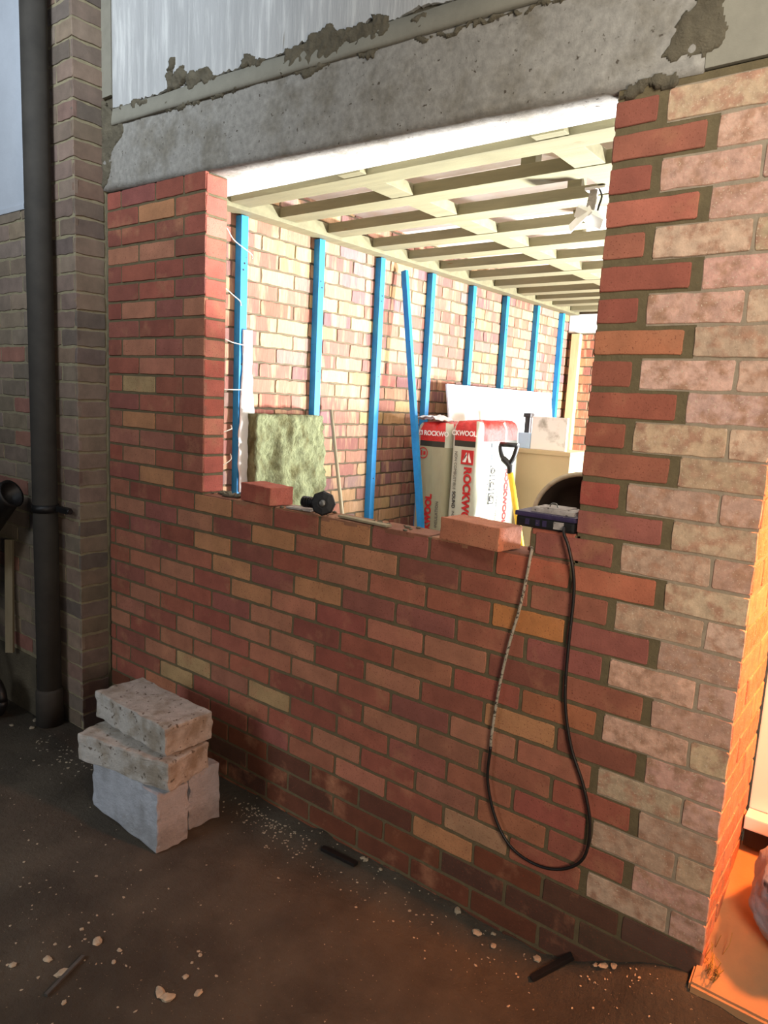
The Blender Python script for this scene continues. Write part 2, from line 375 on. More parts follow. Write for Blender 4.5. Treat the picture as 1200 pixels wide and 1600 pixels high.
# brickwork above, right of the lintel end
up = []
for i in range(-12, 0):
    z1 = ZT - i * H - HM; z0 = z1 - H + 2 * HM
    cuts = [0.14, 0.31, 0.42] if i % 2 == 0 else [0.14, 0.20, 0.42]
    if i > -3: continue
    for a, b in zip(cuts, cuts[1:]): up.append((a + 0.004, b - 0.004 * (b < 0.42), z0, z1, vary(rgb(188, 168, 140), 0.1)))
pads(bm, (0, 0.001, 0), (1, 0, 0), (0, 0, 1), (0, -1, 0), up, proud=0.003)
tag(link('wall_right', bm, [M['mortar_pale'], M['old_brick']]), kind='structure')

# smeared mortar around the toothing and the end of the lintel (ragged flat lumps)
def ragged(name, pts, y, th, m, kind=None, cell=0.0045):
    xs = [p[0] for p in pts]; zs = [p[1] for p in pts]
    def inside(x, z):
        c = False
        for i in range(len(pts)):
            x1, z1 = pts[i]; x2, z2 = pts[i - 1]
            if (z1 > z) != (z2 > z) and x < (x2 - x1) * (z - z1) / (z2 - z1) + x1: c = not c
        return c
    nx_ = int((max(xs) - min(xs) + 0.06) / cell); nz_ = int((max(zs) - min(zs) + 0.06) / cell)
    ok = set()
    for a in range(nx_):
        for b in range(nz_):
            x = min(xs) - 0.03 + a * cell; z = min(zs) - 0.03 + b * cell
            d = noise.noise_vector(Vector((x * 22, z * 22, 1))) * 0.018 + noise.noise_vector(Vector((x * 70, z * 70, 4))) * 0.008
            if inside(x + d.x, z + d.y): ok.add((a, b))
    bm = bmesh.new(); V = {}
    def vert(a, b):
        if (a, b) not in V:
            n_ = sum(((a + i, b + j) in ok) for i in (0, -1) for j in (0, -1))
            x = min(xs) - 0.03 + (a - 0.5) * cell; z = min(zs) - 0.03 + (b - 0.5) * cell
            t = th * (0.55 + 0.45 * noise.noise(Vector((x * 40, z * 40, 9)))) if n_ == 4 else -0.004
            V[(a, b)] = bm.verts.new((x, y - t, z))
        return V[(a, b)]
    for a, b in ok: bm.faces.new((vert(a, b), vert(a + 1, b), vert(a + 1, b + 1), vert(a, b + 1)))
    back = bmesh.ops.extrude_face_region(bm, geom=bm.faces[:])
    for v in [v for v in back['geom'] if isinstance(v, bmesh.types.BMVert)]: v.co.y = y + 0.006
    bmesh.ops.recalc_face_normals(bm, faces=bm.faces)
    o = link(name, bm, m, smooth=True)
    if kind: tag(o, kind=kind)
    return o
tr = 1
def trim(): 
    global tr
    tr += 1
    return 'trim_%d' % tr

# ------------------------------------------------------------------ lintels and the wall above
bm = bmesh.new()
nx, nz = 90, 12
def lint_front():
    g = []
    for a in range(nx + 1):
        x = -2.215 + (0.19 + 2.215) * a / nx; row = []
        for b in range(nz + 1):
            z = lint_z(x) + (0.255) * b / nz
            d = noise.noise(Vector((x * 9, z * 9, 0))) * 0.004 + noise.noise(Vector((x * 60, z * 60, 3))) * 0.0015
            if b == 0: z += noise.noise(Vector((x * 50, 0, 0))) * 0.003
            row.append(bm.verts.new((x, -0.004 + d, z)))
        g.append(row)
    for a in range(nx):
        for b in range(nz): bm.faces.new((g[a][b], g[a + 1][b], g[a + 1][b + 1], g[a][b + 1]))
    bot = [bm.verts.new((g[a][0].co.x, 0.10, lint_z(g[a][0].co.x) + noise.noise(Vector((g[a][0].co.x * 30, 5, 0))) * 0.002)) for a in range(nx + 1)]
    top = [bm.verts.new((g[a][0].co.x, 0.10, lint_z(g[a][0].co.x) + 0.255)) for a in range(nx + 1)]
    for a in range(nx):
        bm.faces.new((g[a + 1][0], g[a][0], bot[a], bot[a + 1]))
        bm.faces.new((g[a][nz], g[a + 1][nz], top[a + 1], top[a]))
        bm.faces.new((bot[a + 1], bot[a], top[a], top[a + 1]))
    bm.faces.new([g[nx][b] for b in range(nz + 1)][::-1] + [bot[nx], top[nx]][0:0] + [bot[nx], top[nx]]) if False else None
    bm.faces.new([bot[nx], top[nx]] + [g[nx][b] for b in range(nz, -1, -1)])
lint_front()
bmesh.ops.recalc_face_normals(bm, faces=bm.faces)
tag(link('trim_1', bm, M['concrete'], smooth=True), kind='structure')
# mortar ledge on the lintel
bm = bmesh.new()
prev = None
for a in range(nx + 1):
    x = -2.13 + (0.10 + 2.13) * a / nx; zb = lint_z(x) + 0.243
    w = noise.noise(Vector((x * 7, 0, 9))) * 0.004
    cur = [bm.verts.new(p) for p in ((x, 0.06, zb), (x, -0.012 + w, zb), (x, -0.014 + w, zb + 0.012), (x, -0.006, zb + 0.062 + w), (x, 0.06, zb + 0.07))]
    if prev:
        for k in range(4): bm.faces.new((prev[k], cur[k], cur[k + 1], prev[k + 1]))
    prev = cur
bmesh.ops.recalc_face_normals(bm, faces=bm.faces)
tag(link(trim(), bm, M['ledge'], smooth=True), kind='structure')
# wall core above the lintel, then the white render with its broken lower edge
bm = bmesh.new()
box(bm, (-2.215, 0.012, 2.565), (0.2, 0.30, 3.9))
tag(link('wall_upper', bm, M['mortar_dark']), kind='structure')
bm = bmesh.new()
n = 260
lowz = []
for a in range(n + 1):
    x = -2.14 + (0.02 + 2.14) * a / n
    base = lint_z(x) + 0.318
    t = max(0, (x + 1.75) / 1.75)
    rag = max(0, noise.noise(Vector((x * 11, 1, 0))) + 0.15) * 0.055 * (0.35 + t) + max(0, noise.noise(Vector((x * 40, 2, 0)))) * 0.018 + noise.noise(Vector((x * 110, 2, 0))) * 0.006
    if x < -2.02: rag *= 0.3
    lowz.append((x, base + rag - 0.006))
grid = []
for (x, zb) in lowz:
    col = []
    for b in range(7):
        z = zb + (3.9 - zb) * (b / 6) ** 1.6
        col.append(bm.verts.new((x, 0.002 + noise.noise(Vector((x * 4, z * 4, 1))) * 0.004, z)))
    grid.append(col)
for a in range(n):
    for b in range(6): bm.faces.new((grid[a][b], grid[a + 1][b], grid[a + 1][b + 1], grid[a][b + 1]))
back = [bm.verts.new((x, 0.014, zb)) for x, zb in lowz]
for a in range(n): bm.faces.new((back[a], back[a + 1], grid[a + 1][0], grid[a][0]))
side = [bm.verts.new((-2.14, 0.014, v.co.z)) for v in grid[0]]
for b in range(6): bm.faces.new((side[b], grid[0][b], grid[0][b + 1], side[b + 1]))
bmesh.ops.recalc_face_normals(bm, faces=bm.faces)
tag(link(trim(), bm, M['render']), kind='structure')
# left return strip of the render
bm = bmesh.new(); box(bm, (-2.215, -0.004, 2.74), (-2.145, 0.012, 3.9), bev=0.003)
tag(link(trim(), bm, M['ledge']), kind='structure')
# mortar blotches: left end, mid ledge, right end
for pts in ([(-2.22, 2.36), (-2.165, 2.40), (-2.15, 2.50), (-2.07, 2.57), (-2.05, 2.69), (-2.14, 2.67), (-2.22, 2.75)],
            [(-1.15, 2.60), (-1.02, 2.555), (-0.93, 2.575), (-0.86, 2.61), (-0.84, 2.66), (-0.95, 2.69), (-1.12, 2.66)],
            [(-1.754, 2.67), (-1.766, 2.739), (-1.726, 2.723), (-1.676, 2.752), (-1.634, 2.688), (-1.695, 2.676)],
            [(-1.656, 2.689), (-1.619, 2.713), (-1.545, 2.705), (-1.509, 2.676), (-1.456, 2.671), (-1.473, 2.647), (-1.618, 2.653)],
            [(-1.355, 2.679), (-1.322, 2.702), (-1.274, 2.68), (-1.226, 2.673), (-1.235, 2.642), (-1.338, 2.649)],
            [(-0.911, 2.622), (-0.872, 2.641), (-0.823, 2.664), (-0.749, 2.648), (-0.723, 2.625), (-0.758, 2.60), (-0.858, 2.606)],
            [(-0.765, 2.622), (-0.762, 2.669), (-0.714, 2.661), (-0.688, 2.621), (-0.723, 2.608)],
            [(-0.631, 2.605), (-0.61, 2.643), (-0.57, 2.629), (-0.568, 2.592)],
            [(-1.998, 2.662), (-1.976, 2.698), (-1.932, 2.671), (-1.877, 2.664), (-1.877, 2.64)],
            [(-1.766, 2.74), (-1.75, 2.779), (-1.719, 2.783), (-1.727, 2.752), (-1.75, 2.725)],
            [(-0.82, 2.56), (-0.76, 2.55), (-0.70, 2.60), (-0.74, 2.62), (-0.82, 2.62)],
            [(-1.80, 2.60), (-1.5, 2.595), (-1.3, 2.59), (-1.3, 2.606), (-1.8, 2.625)],
            [(-0.6, 2.56), (-0.3, 2.548), (-0.1, 2.542), (-0.1, 2.555), (-0.35, 2.566), (-0.6, 2.575)],
            [(0.005, 2.295), (0.14, 2.292), (0.15, 2.325), (0.10, 2.335), (0.03, 2.322)],
            [(0.10, 2.36), (0.19, 2.33), (0.23, 2.36), (0.22, 2.44), (0.25, 2.50), (0.34, 2.50), (0.32, 2.62), (0.14, 2.62), (0.16, 2.48), (0.11, 2.42)]):
    ragged(trim(), pts, -0.002, 0.010 if pts[0][0] < -2 or pts[0][0] > 0.05 else 0.016, M['mortar_dark'], kind='structure')
bm = bmesh.new()
box(bm, (0.1915, -0.003, 2.318), (0.4185, 0.02, 2.50), bev=0.002)
tag(link(trim(), bm, M['ledge']), kind='structure')

# inner lintel and soffit over the opening
bm = bmesh.new()
for a, b, z in ((0.115, 0.36, 2.345),):
    box(bm, (-1.97, a, z + 0.04), (2.0, b - 0.03, 2.559), bev=0.004)
tag(link(trim(), bm, M['white_paint']), kind='structure')

# ------------------------------------------------------------------ left brick pier, gap and left wall
def brick_rows(u0, u1, v0, v1, pal, h=0.075, l=0.225, first=0.0, joint=0.005, var_=0.12):
    out = []; k = 0; v = v0
    while v < v1:
        x = u0 - (l / 2 if k % 2 else 0) - first
        while x < u1:
            a = max(x, u0); b = min(x + l, u1)
            if b - a > 0.02: out.append((a + joint * (a > u0), b - joint * (b < u1), v + joint, min(v + h, v1) - joint, vary(rgb(*random.choice(pal)), var_)))
            x += l
        v += h; k += 1
    return out
PIER = [(136, 118, 102), (128, 110, 96), (110, 97, 88), (140, 120, 104), (132, 108, 94), (122, 108, 94)]
bm = bmesh.new()
box(bm, (-2.45, -0.128, -0.2), (-2.214, 0.3, 3.9))
pads(bm, (0, -0.128, 0), (1, 0, 0), (0, 0, 1), (0, -1, 0), brick_rows(-2.45, -2.211, -0.15, 3.9, PIER), proud=0.003, jit=0.003)
pads(bm, (-2.214, 0, 0), (0, 1, 0), (0, 0, 1), (1, 0, 0), [(a, b, c, d, e) for a, b, c, d, e in brick_rows(-0.13, 0.0, -0.15, 3.9, PIER, l=0.6)], proud=0.003, jit=0.003)
tag(link('wall_pier', bm, [M['mortar_grey'], M['dim_brick']]), kind='structure')
bm = bmesh.new(); box(bm, (-2.214, 0.030, -0.2), (-2.176, 0.12, 2.38)); tag(link(trim(), bm, M['mortar']), kind='structure')
bm = bmesh.new()
LW = [(142, 124, 106), (134, 118, 102), (146, 128, 110), (126, 112, 96), (150, 106, 90), (136, 122, 108)]
box(bm, (-5.0, -0.198, -0.2), (-2.49, 0.1, 2.302)); 
pads(bm, (0, -0.198, 0), (1, 0, 0), (0, 0, 1), (0, -1, 0), brick_rows(-5.0, -2.49, 0.30, 2.30, LW), proud=0.003, jit=0.003)
tag(link('wall_left', bm, [M['mortar_grey'], M['dim_brick']]), kind='structure')
bm = bmesh.new(); box(bm, (-5.0, -0.196, 2.302), (-2.49, 0.1, 3.9)); box(bm, (-5.0, -0.206, 2.29), (-2.49, -0.19, 2.315), bev=0.004)
tag(link(trim(), bm, M['render_plain']), kind='structure')
bm = bmesh.new(); box(bm, (-5.0, -0.205, -0.2), (-2.49, -0.19, 0.285), bev=0.003)
tag(link('baseboard_left', bm, M['mortar_dark']), kind='structure')

# ------------------------------------------------------------------ inner room
STR = [(156, 108, 92), (146, 98, 86), (168, 122, 100), (138, 98, 94), (176, 138, 100), (158, 100, 84), (146, 116, 108), (186, 156, 112)]
bm = bmesh.new()
box(bm, (-2.2, 0.12, 0.0), (-1.984, 4.5, 2.7))
pads(bm, (-1.984, 0, 0), (0, 1, 0), (0, 0, 1), (1, 0, 0), brick_rows(0.12, 4.3, 0.22, 2.62, STR), proud=0.004, jit=0.003)
tag(link('wall_inner_left', bm, [M['mortar_room'], M['striped_brick']]), kind='structure')
bm = bmesh.new()
box(bm, (-2.2, 4.304, 0.0), (2.3, 4.5, 2.7))
FAR = [(168, 104, 78), (156, 92, 72), (182, 120, 90), (150, 96, 80)]
fr = brick_rows(-1.98, -0.3, 0.22, 2.22, FAR)
cl_m = M['far_brick'] = mat('far_brick', None, 0.9, 20, 0.25, 0.6, 120, attr=True, second=rgb(206, 160, 126), second_scale=2.2, second_at=0.55, stretch=(9, 1, 1.2), sharp=0.05, hop=True)
pads(bm, (0, 4.304, 0), (1, 0, 0), (0, 0, 1), (0, -1, 0), fr, proud=0.004, jit=0.003)
tag(link('wall_inner_far', bm, [M['mortar_room'], cl_m]), kind='structure')
bm = bmesh.new(); box(bm, (-1.975, 4.26, 2.23), (0.5, 4.30, 2.385), bev=0.003)
tag(link(trim(), bm, M['white_paint']), kind='structure')
bm = bmesh.new(); box(bm, (2.0, 0.1, 0.0), (2.2, 4.5, 2.7)); tag(link('wall_inner_right', bm, M['mortar_room']), kind='structure')
bm = bmesh.new(); box(bm, (-2.2, 0.10, 0.0), (2.2, 4.5, 0.20)); tag(link('floor_inner', bm, M['mud']), kind='structure')
bm = bmesh.new(); box(bm, (-2.2, 0.10, 2.56), (2.2, 4.5, 2.60)); tag(link('ceiling', bm, M['deck']), kind='structure')

# ceiling joists, noggins and wall plate
JY = [0.404, 0.702, 1.036, 1.397, 1.735, 2.068, 2.422, 2.754, 3.099, 3.40, 3.70, 4.05]
jl = ['nearest to the concrete lintel', 'second in from the lintel', 'third in from the lintel', 'fourth in from the lintel', 'fifth in from the lintel', 'sixth in from the lintel',
      'seventh in from the lintel', 'eighth in from the lintel', 'ninth in from the lintel', 'tenth in from the lintel', 'eleventh in, near the far wall', 'last before the far wall']
for y, s in zip(JY, jl):
    bm = bmesh.new(); box(bm, (-1.88, y, 2.39), (1.995, y + 0.11, 2.437), bev=0.003)
    tag(link('ceiling_joist', bm, M['timber']), 'pale timber ceiling joist, ' + s, 'joist', 'timber ceiling joists')
bm = bmesh.new(); box(bm, (-1.975, 0.38, 2.375), (-1.885, 4.25, 2.437), bev=0.003)
tag(link('wall_plate', bm, M['timber']), 'pale timber wall plate along the top of the battened brick wall', 'timber')
for n, (x, s) in enumerate(((-1.16, 'left'), (-0.36, 'middle'), (0.44, 'right'))):
    e = empty('noggin_row', (x, 0.36, 2.40), 'row of pale noggins crossing the ceiling joists, %s row' % s, 'noggin', 'rows of ceiling noggins')
    for k in range(len(JY)):
        ya = 0.362 if k == 0 else JY[k - 1] + 0.112; yb = JY[k] - 0.002
        bm = bmesh.new(); box(bm, (-0.055, ya - 0.36, -0.008), (0.055, yb - 0.36, 0.036), bev=0.003)
        link('noggin', bm, M['timber'], e)
# short upright blocks holding the roof board
for x, y, s in ((-0.66, 0.76, 'over the second joist'), (-0.15, 1.45, 'over the fourth joist'), (-0.9, 1.78, 'over the fifth joist'), (-0.62, 1.09, 'over the third joist')):
    bm = bmesh.new(); box(bm, (x, y, 2.438), (x + 0.06, y + 0.05, 2.559), bev=0.003)
    tag(link('packing_block', bm, M['timber']), 'short timber packing block ' + s, 'block', 'timber packing blocks above the joists')
# hanging light fitting
e = empty('ceiling_light_fitting', (-0.43, 0.93, 2.389), 'broken white light fitting hanging below the joists beside the right brick pier', 'light fitting')
bm = bmesh.new(); box(bm, (-0.035, -0.02, -0.010), (0.045, 0.05, 0.0), bev=0.003); link('mounting_plate', bm, M['white_paint'], e)
def shell(bm, mt, w, d, h, t=0.004):
    for a_, b_ in (((-w, -d, -h), (w, -d + t, 0)), ((-w, d - t, -h), (w, d, 0)), ((-w, -d + t, -h), (-w + t, d - t, 0)), ((w - t, -d + t, -h), (w, d - t, 0)), ((-w, -d, 0), (w, d, t))):
        box(bm, a_, b_, mtx=mt)
mt = Matrix.Translation((0.01, 0.0, -0.085)) @ Matrix.Rotation(0.5, 4, 'Y') @ Matrix.Rotation(0.5, 4, 'X')
bm = bmesh.new(); shell(bm, mt, 0.062, 0.04, 0.035); link('housing', bm, M['white_paint'], e)
bm = bmesh.new(); box(bm, (-0.056, -0.034, -0.012), (0.056, 0.034, -0.006), mtx=mt); link('recess', bm, M['black'], e)
bm = bmesh.new(); box(bm, (-0.016, -0.012, -0.085), (0.016, 0.0, -0.008), mtx=Matrix.Rotation(0.15, 4, 'Y'), bev=0.003); link('strap', bm, M['dust'], e)
mt = Matrix.Translation((-0.035, -0.03, -0.115)) @ Matrix.Rotation(-0.7, 4, 'Y') @ Matrix.Rotation(0.8, 4, 'X')
bm = bmesh.new(); box(bm, (-0.05, -0.035, 0), (0.05, 0.035, 0.005), mtx=mt, bev=0.001); link('cover', bm, M['white_paint'], e)
bm = bmesh.new(); tube(bm, spline([(0.02, -0.012, -0.01), (0.035, -0.02, -0.04), (0.028, -0.02, -0.07), (0.02, -0.01, -0.085)]), 0.004, 8); link('flex', bm, M['black'], e, True)

# blue treated battens on the wall
BY = [(0.541, 'nearest to the left jamb'), (1.063, 'above the torn insulation slab'), (1.574, 'left of the leaning batten'),
      (2.097, 'just left of the tall white board'), (2.598, 'first above the white board'), (3.077, 'second above the white board'),
      (3.588, 'third above the white board'), (4.067, 'next to the cream post')]
for y, s in BY:
    e = empty('blue_batten', (-1.98, y, 0.2), 'upright blue treated batten fixed to brick wall, ' + s, 'batten', 'upright blue wall battens')
    bm = bmesh.new(); box(bm, (0.001, -0.021, 0.0), (0.041, 0.021, 2.17), bev=0.002); link('batten_strip', bm, M['batten'], e)
    for z in (0.3, 0.9, 1.5, 1.93, 1.96):
        bm = bmesh.new(); lathe(bm, [(0.0035, 0), (0.0045, 0.002)], 10, Matrix.Translation((0.0405, uni(-0.006, 0.006), z)) @ Matrix.Rotation(math.pi / 2, 4, 'Y')); link('screw_head', bm, M['black'], e)
mtx, L_ = between((-1.575, 1.715, 0.2), (-1.925, 1.762, 2.33))
bm = bmesh.new(); box(bm, (-0.012, -0.02, 0), (0.012, 0.02, L_), mtx=mtx)
tag(link('leaning_batten', bm, M['batten']), 'blue treated batten leaning loose in front of the insulation pack', 'batten')
# cream post in the far corner
bm = bmesh.new(); box(bm, (-1.935, 4.24, 0.2), (-1.86, 4.30, 2.22), bev=0.003)
tag(link('corner_post', bm, M['pale_timber']), 'cream timber post standing in far corner beside last blue batten', 'post')
# polythene on first batten
bm = bmesh.new()
pr_ = None
for k in range(40):
    z = 1.09 + (1.86 - 1.09) * k / 39; t = 1 - k / 39
    c = 0.548 + noise.noise(Vector((z * 5, 0, 0))) * 0.01; w = 0.026 + 0.055 * max(0, t - 0.25) ** 0.6 * (0.75 + 0.4 * noise.noise(Vector((z * 9, 3, 0))))
    if t > 0.8: w *= 1 - (t - 0.8) * 1.6
    cur = [bm.verts.new((-1.936 + dx + 0.008 * noise.noise(Vector((z * 20, i, 2))), c + w * s + 0.01 * (s > 0), z)) for i, (s, dx) in enumerate(((-0.5, 0), (-0.2, 0.006), (0.3, 0.002), (1.0, 0.01), (1.0, 0.014), (0.3, 0.006), (-0.2, 0.010), (-0.5, 0.004)))]
    if pr_:
        for i in range(8): bm.faces.new((pr_[i], pr_[(i + 1) % 8], cur[(i + 1) % 8], cur[i]))
    else: bm.faces.new(cur[::-1])
    pr_ = cur
bm.faces.new(pr_)
bmesh.ops.recalc_face_normals(bm, faces=bm.faces)
tag(link('polythene_strip', bm, M['poly'], smooth=True), 'torn white polythene strip hanging down the first blue batten', 'polythene')
# wall ties sticking out of the left jamb
for k, (z0, dz, yb, s) in enumerate(((2.205, -0.03, 0.46, 'topmost'), (1.97, -0.005, 0.40, 'second from top'), (1.775, 0.0, 0.44, 'third from top'), (1.575, 0.005, 0.46, 'fourth from top'), (1.40, 0.02, 0.36, 'fifth from top'), (1.262, 0.03, 0.36, 'lowest'))):
    bm = bmesh.new(); tube(bm, spline([(-1.55, 0.09, z0), (-1.60, 0.16, z0 + dz * 0.3), (-1.70, 0.28, z0 + dz * 0.6), (-1.80, yb, z0 + dz), (-1.805, yb + 0.01, z0 + dz - 0.018)]), 0.0022, 6)
    tag(link('wall_tie', bm, M['wire'], smooth=True), 'thin wire wall tie sticking out behind left jamb, ' + s, 'wall tie', 'wire wall ties behind the left jamb')

# torn mineral wool slab
bm = bmesh.new()
nu, nv = 44, 90
def slab(face):
    g = []
    for a in range(nu + 1):
        row = []
        for b in range(nv + 1):
            y = 0.0 + 0.475 * a / nu; z = 1.27 * b / nv
            if face:
                d = 0.075 + noise.noise(Vector((y * 14, z * 9, 0))) * 0.022 + noise.noise(Vector((y * 45, z * 38, 4))) * 0.016 + noise.noise(Vector((y * 110, z * 90, 4))) * 0.006
                gx = (y - 0.10) / 0.07; gz = (z - 1.02) / 0.17
                d -= 0.055 * math.exp(-gx * gx - gz * gz)
                gx = (y - 0.06) / 0.09; gz = (z - 0.88) / 0.04
                d -= 0.05 * math.exp(-gx * gx - gz * gz)
            else: d = 0.0
            yy = y + (noise.noise(Vector((z * 25, 1, a > nu / 2))) * 0.008 if a in (0, nu) else 0)
            zz = z + (noise.noise(Vector((y * 25, 2, 0))) * 0.008 if b == nv else 0)
            row.append(bm.verts.new((d - 0.045 * z + 0.05, yy, zz)))
        g.append(row)
    return g
g1, g0 = slab(True), slab(False)
for a in range(nu):
    for b in range(nv):
        bm.faces.new((g1[a][b], g1[a + 1][b], g1[a + 1][b + 1], g1[a][b + 1])); bm.faces.new((g0[a][b], g0[a][b + 1], g0[a + 1][b + 1], g0[a + 1][b]))
for a in range(nu):
    bm.faces.new((g0[a][0], g0[a + 1][0], g1[a + 1][0], g1[a][0])); bm.faces.new((g0[a][nv], g1[a][nv], g1[a + 1][nv], g0[a + 1][nv]))
for b in range(nv):
    bm.faces.new((g0[0][b], g1[0][b], g1[0][b + 1], g0[0][b + 1])); bm.faces.new((g0[nu][b], g0[nu][b + 1], g1[nu][b + 1], g1[nu][b]))
bmesh.ops.recalc_face_normals(bm, faces=bm.faces)
o = tag(link('insulation_slab', bm, M['wool'], smooth=True), 'torn yellow-green mineral wool slab leaning against the brick wall', 'insulation')
o.location = (-1.935, 0.575, 0.2)
# thin stick
bm = bmesh.new(); tube(bm, [(-1.60, 1.10, 0.2), (-1.75, 1.12, 0.8), (-1.93, 1.165, 1.50)], [0.012, 0.011, 0.009], 8)
tag(link('leaning_stick', bm, M['old_timber'], smooth=True), 'thin grey stick leaning on brick wall right of the insulation slab', 'stick')

# ------------------------------------------------------------------ wrapped insulation packs
def pack(loc, w, d, h, label, rot=0.0, main='film_olive', topfilm='film_red'):
    e = empty('insulation_pack', loc, label, 'insulation pack', 'wrapped insulation packs', (0, 0, rot))
    bm = bmesh.new(); n = 64; rings = []
    zs = [0, 0.01, 0.03] + [0.03 + (h - 0.13) * k / 30 for k in range(1, 31)] + [h - 0.09, h - 0.08, h - 0.05, h - 0.03, h - 0.015, h - 0.004]
    zs = sorted(set([round(z, 4) for z in zs] + [round(h * 0.885, 4), round(h * 0.912, 4)]))
    for z in zs:
        ins = 0.02 if z < 0.005 else 0.0
        tt = max(0, (z - (h - 0.05)) / 0.05)
        ins += 0.02 * tt * tt
        ring = []
        for k in range(n):
            a = 2 * math.pi * (k + 0.5) / n
            c, s = math.cos(a), math.sin(a); q = 9
            r = (abs(c) ** q + abs(s) ** q) ** (-1 / q)
            x = (w / 2 - ins) * r * c; y = (d / 2 - ins) * r * s
            dn = noise.noise(Vector((x * 9, y * 9, z * 3 + loc[0] * 7))) * 0.004
            dz = (noise.noise(Vector((x * 30, y * 30, 7 + loc[1]))) * 0.02) * (z > h - 0.04)
            ring.append(bm.verts.new((x + dn * c, y + dn * s, z + dz)))
        rings.append(ring)
    for i, (a, b) in enumerate(zip(rings, rings[1:])):
        zm = (zs[i] + zs[i + 1]) / 2
        mi = 0 if zm < h * 0.885 else (2 if zm < h * 0.912 else 1)
        for k in range(n):
            f = bm.faces.new((a[k], a[(k + 1) % n], b[(k + 1) % n], b[k])); f.smooth = True
            m_ = mi
            ang = 2 * math.pi * (k + 1) / n
            if mi and (abs(math.sin(ang)) < 0.80 and abs(math.cos(ang)) < 0.80): m_ = 3
            f.material_index = m_
    bm.faces.new(rings[0][::-1])
    ctr = bm.verts.new((0, 0, h + 0.012))
    for k in range(n):
        f = bm.faces.new((rings[-1][k], rings[-1][(k + 1) % n], ctr)); f.material_index = 1; f.smooth = True
    link('wrapped_body', bm, [M[main], M[topfilm], M['film_dark'], M['film_white']], e)
    return e
def text(body, size, m, parent, loc, rot, name='printed_lettering', bold=0.0, sx=1.0):
    cu = bpy.data.curves.new(name, 'FONT'); cu.body = body; cu.size = size; cu.extrude = 0.0006; cu.offset = bold
    cu.align_x = 'LEFT'; cu.align_y = 'CENTER'
    t = bpy.data.objects.new(name + '_tmp', cu); COL.objects.link(t)
    bpy.context.view_layer.update()
    me = bpy.data.meshes.new_from_object(t.evaluated_get(bpy.context.evaluated_depsgraph_get()))
    bpy.data.objects.remove(t, do_unlink=True)
    me.materials.clear(); me.materials.append(M[m])
    for v in me.vertices: v.co.x *= sx
    o = bpy.data.objects.new(name, me); COL.objects.link(o); o.parent = parent; o.location = loc; o.rotation_euler = rot
    return o
HP = math.pi / 2
FR = (HP, 0, 0)                     # front face, upright
def down(side=False): return (HP, HP, 0) if not side else (HP, HP, HP)   # reads top to bottom
def upw(): return (HP, -HP, 0)
p1 = pack((-1.683, 1.985, 0.2), 0.24, 0.36, 1.25, 'wrapped insulation pack with red top, leftmost, next to the leaning blue batten')
fy = -0.1845
text('ROCKWO', 0.040, 'ink_white', p1, (-0.062, fy, 1.185), FR, bold=0.0012, sx=0.95)
text('KWOOL', 0.057, 'ink_red', p1, (0.0, fy, 0.60), upw(), bold=0.003, sx=1.0)
text('INSULATION', 0.028, 'ink_grey', p1, (0.062, fy, 0.62), upw())
def emblem(parent, x, z, side=False, r=0.034, m='ink_red'):
    bm = bmesh.new()
    for rr in (r,):
        n = 28
        vo = [bm.verts.new((rr * math.cos(2 * math.pi * k / n), 0, rr * math.sin(2 * math.pi * k / n))) for k in range(n)]
        vi = [bm.verts.new((rr * .82 * math.cos(2 * math.pi * k / n), 0, rr * .82 * math.sin(2 * math.pi * k / n))) for k in range(n)]
        for k in range(n): bm.faces.new((vo[k], vo[(k + 1) % n], vi[(k + 1) % n], vi[k]))
    box(bm, (-r * .5, -0.0004, -r * .5), (-r * .2, 0.0004, r * .45)); box(bm, (r * .05, -0.0004, -r * .35), (r * .5, 0.0004, r * .3))
    o = link('round_emblem', bm, M[m], parent); o.location = (x, fy, z)
emblem(p1, -0.06, 1.065)
def logo(parent, loc, s, rot=(0, 0, 0), bgm='ink_red', fgm='ink_white', name='logo_patch'):
    bm = bmesh.new(); box(bm, (-s / 2, -0.0005, -s / 2), (s / 2, 0.0005, s / 2))
    o = link(name, bm, M[bgm], parent); o.location = loc; o.rotation_euler = rot
    bm = bmesh.new()
    for pts in (((-.36, -.36), (-.10, -.36), (.0, .05), (-.10, .36)), ((.36, -.36), (.14, -.36), (.06, .0), (.12, .36)), ((-.36, -.36), (-.36, -.28), (-.05, .36), (-.02, .2))):
        vs = [bm.verts.new((a * s, -0.0012, b * s)) for a, b in pts]; bm.faces.new(vs)
    q = link('logo_mark', bm, M[fgm], o)
    return o
logo(p1, (-0.085, fy, 1.187), 0.028, bgm='ink_white', fgm='ink_red')
p2 = pack((-1.449, 1.972, 0.2), 0.19, 0.355, 1.27, 'wrapped insulation pack with red logo and lettering, middle one', main='film_white')
fy2 = -0.1845
text('CKWOOL', 0.040, 'ink_white', p2, (-0.088, fy2, 1.200), FR, bold=0.0012, sx=0.9)
logo(p2, (0.026, fy2, 1.065), 0.082)
text('ROCKWOOL', 0.067, 'ink_red', p2, (0.032, fy2, 1.010), down(), bold=0.003, sx=1.02)
text('NON COMBUSTIBLE', 0.026, 'ink_grey', p2, (-0.052, fy2, 1.095), down(), sx=0.95)
text('SOUND', 0.029, 'ink_black', p2, (-0.050, fy2, 0.860), down(), bold=0.0008)
text('INSULATION', 0.026, 'ink_grey', p2, (-0.048, fy2, 0.745), down())
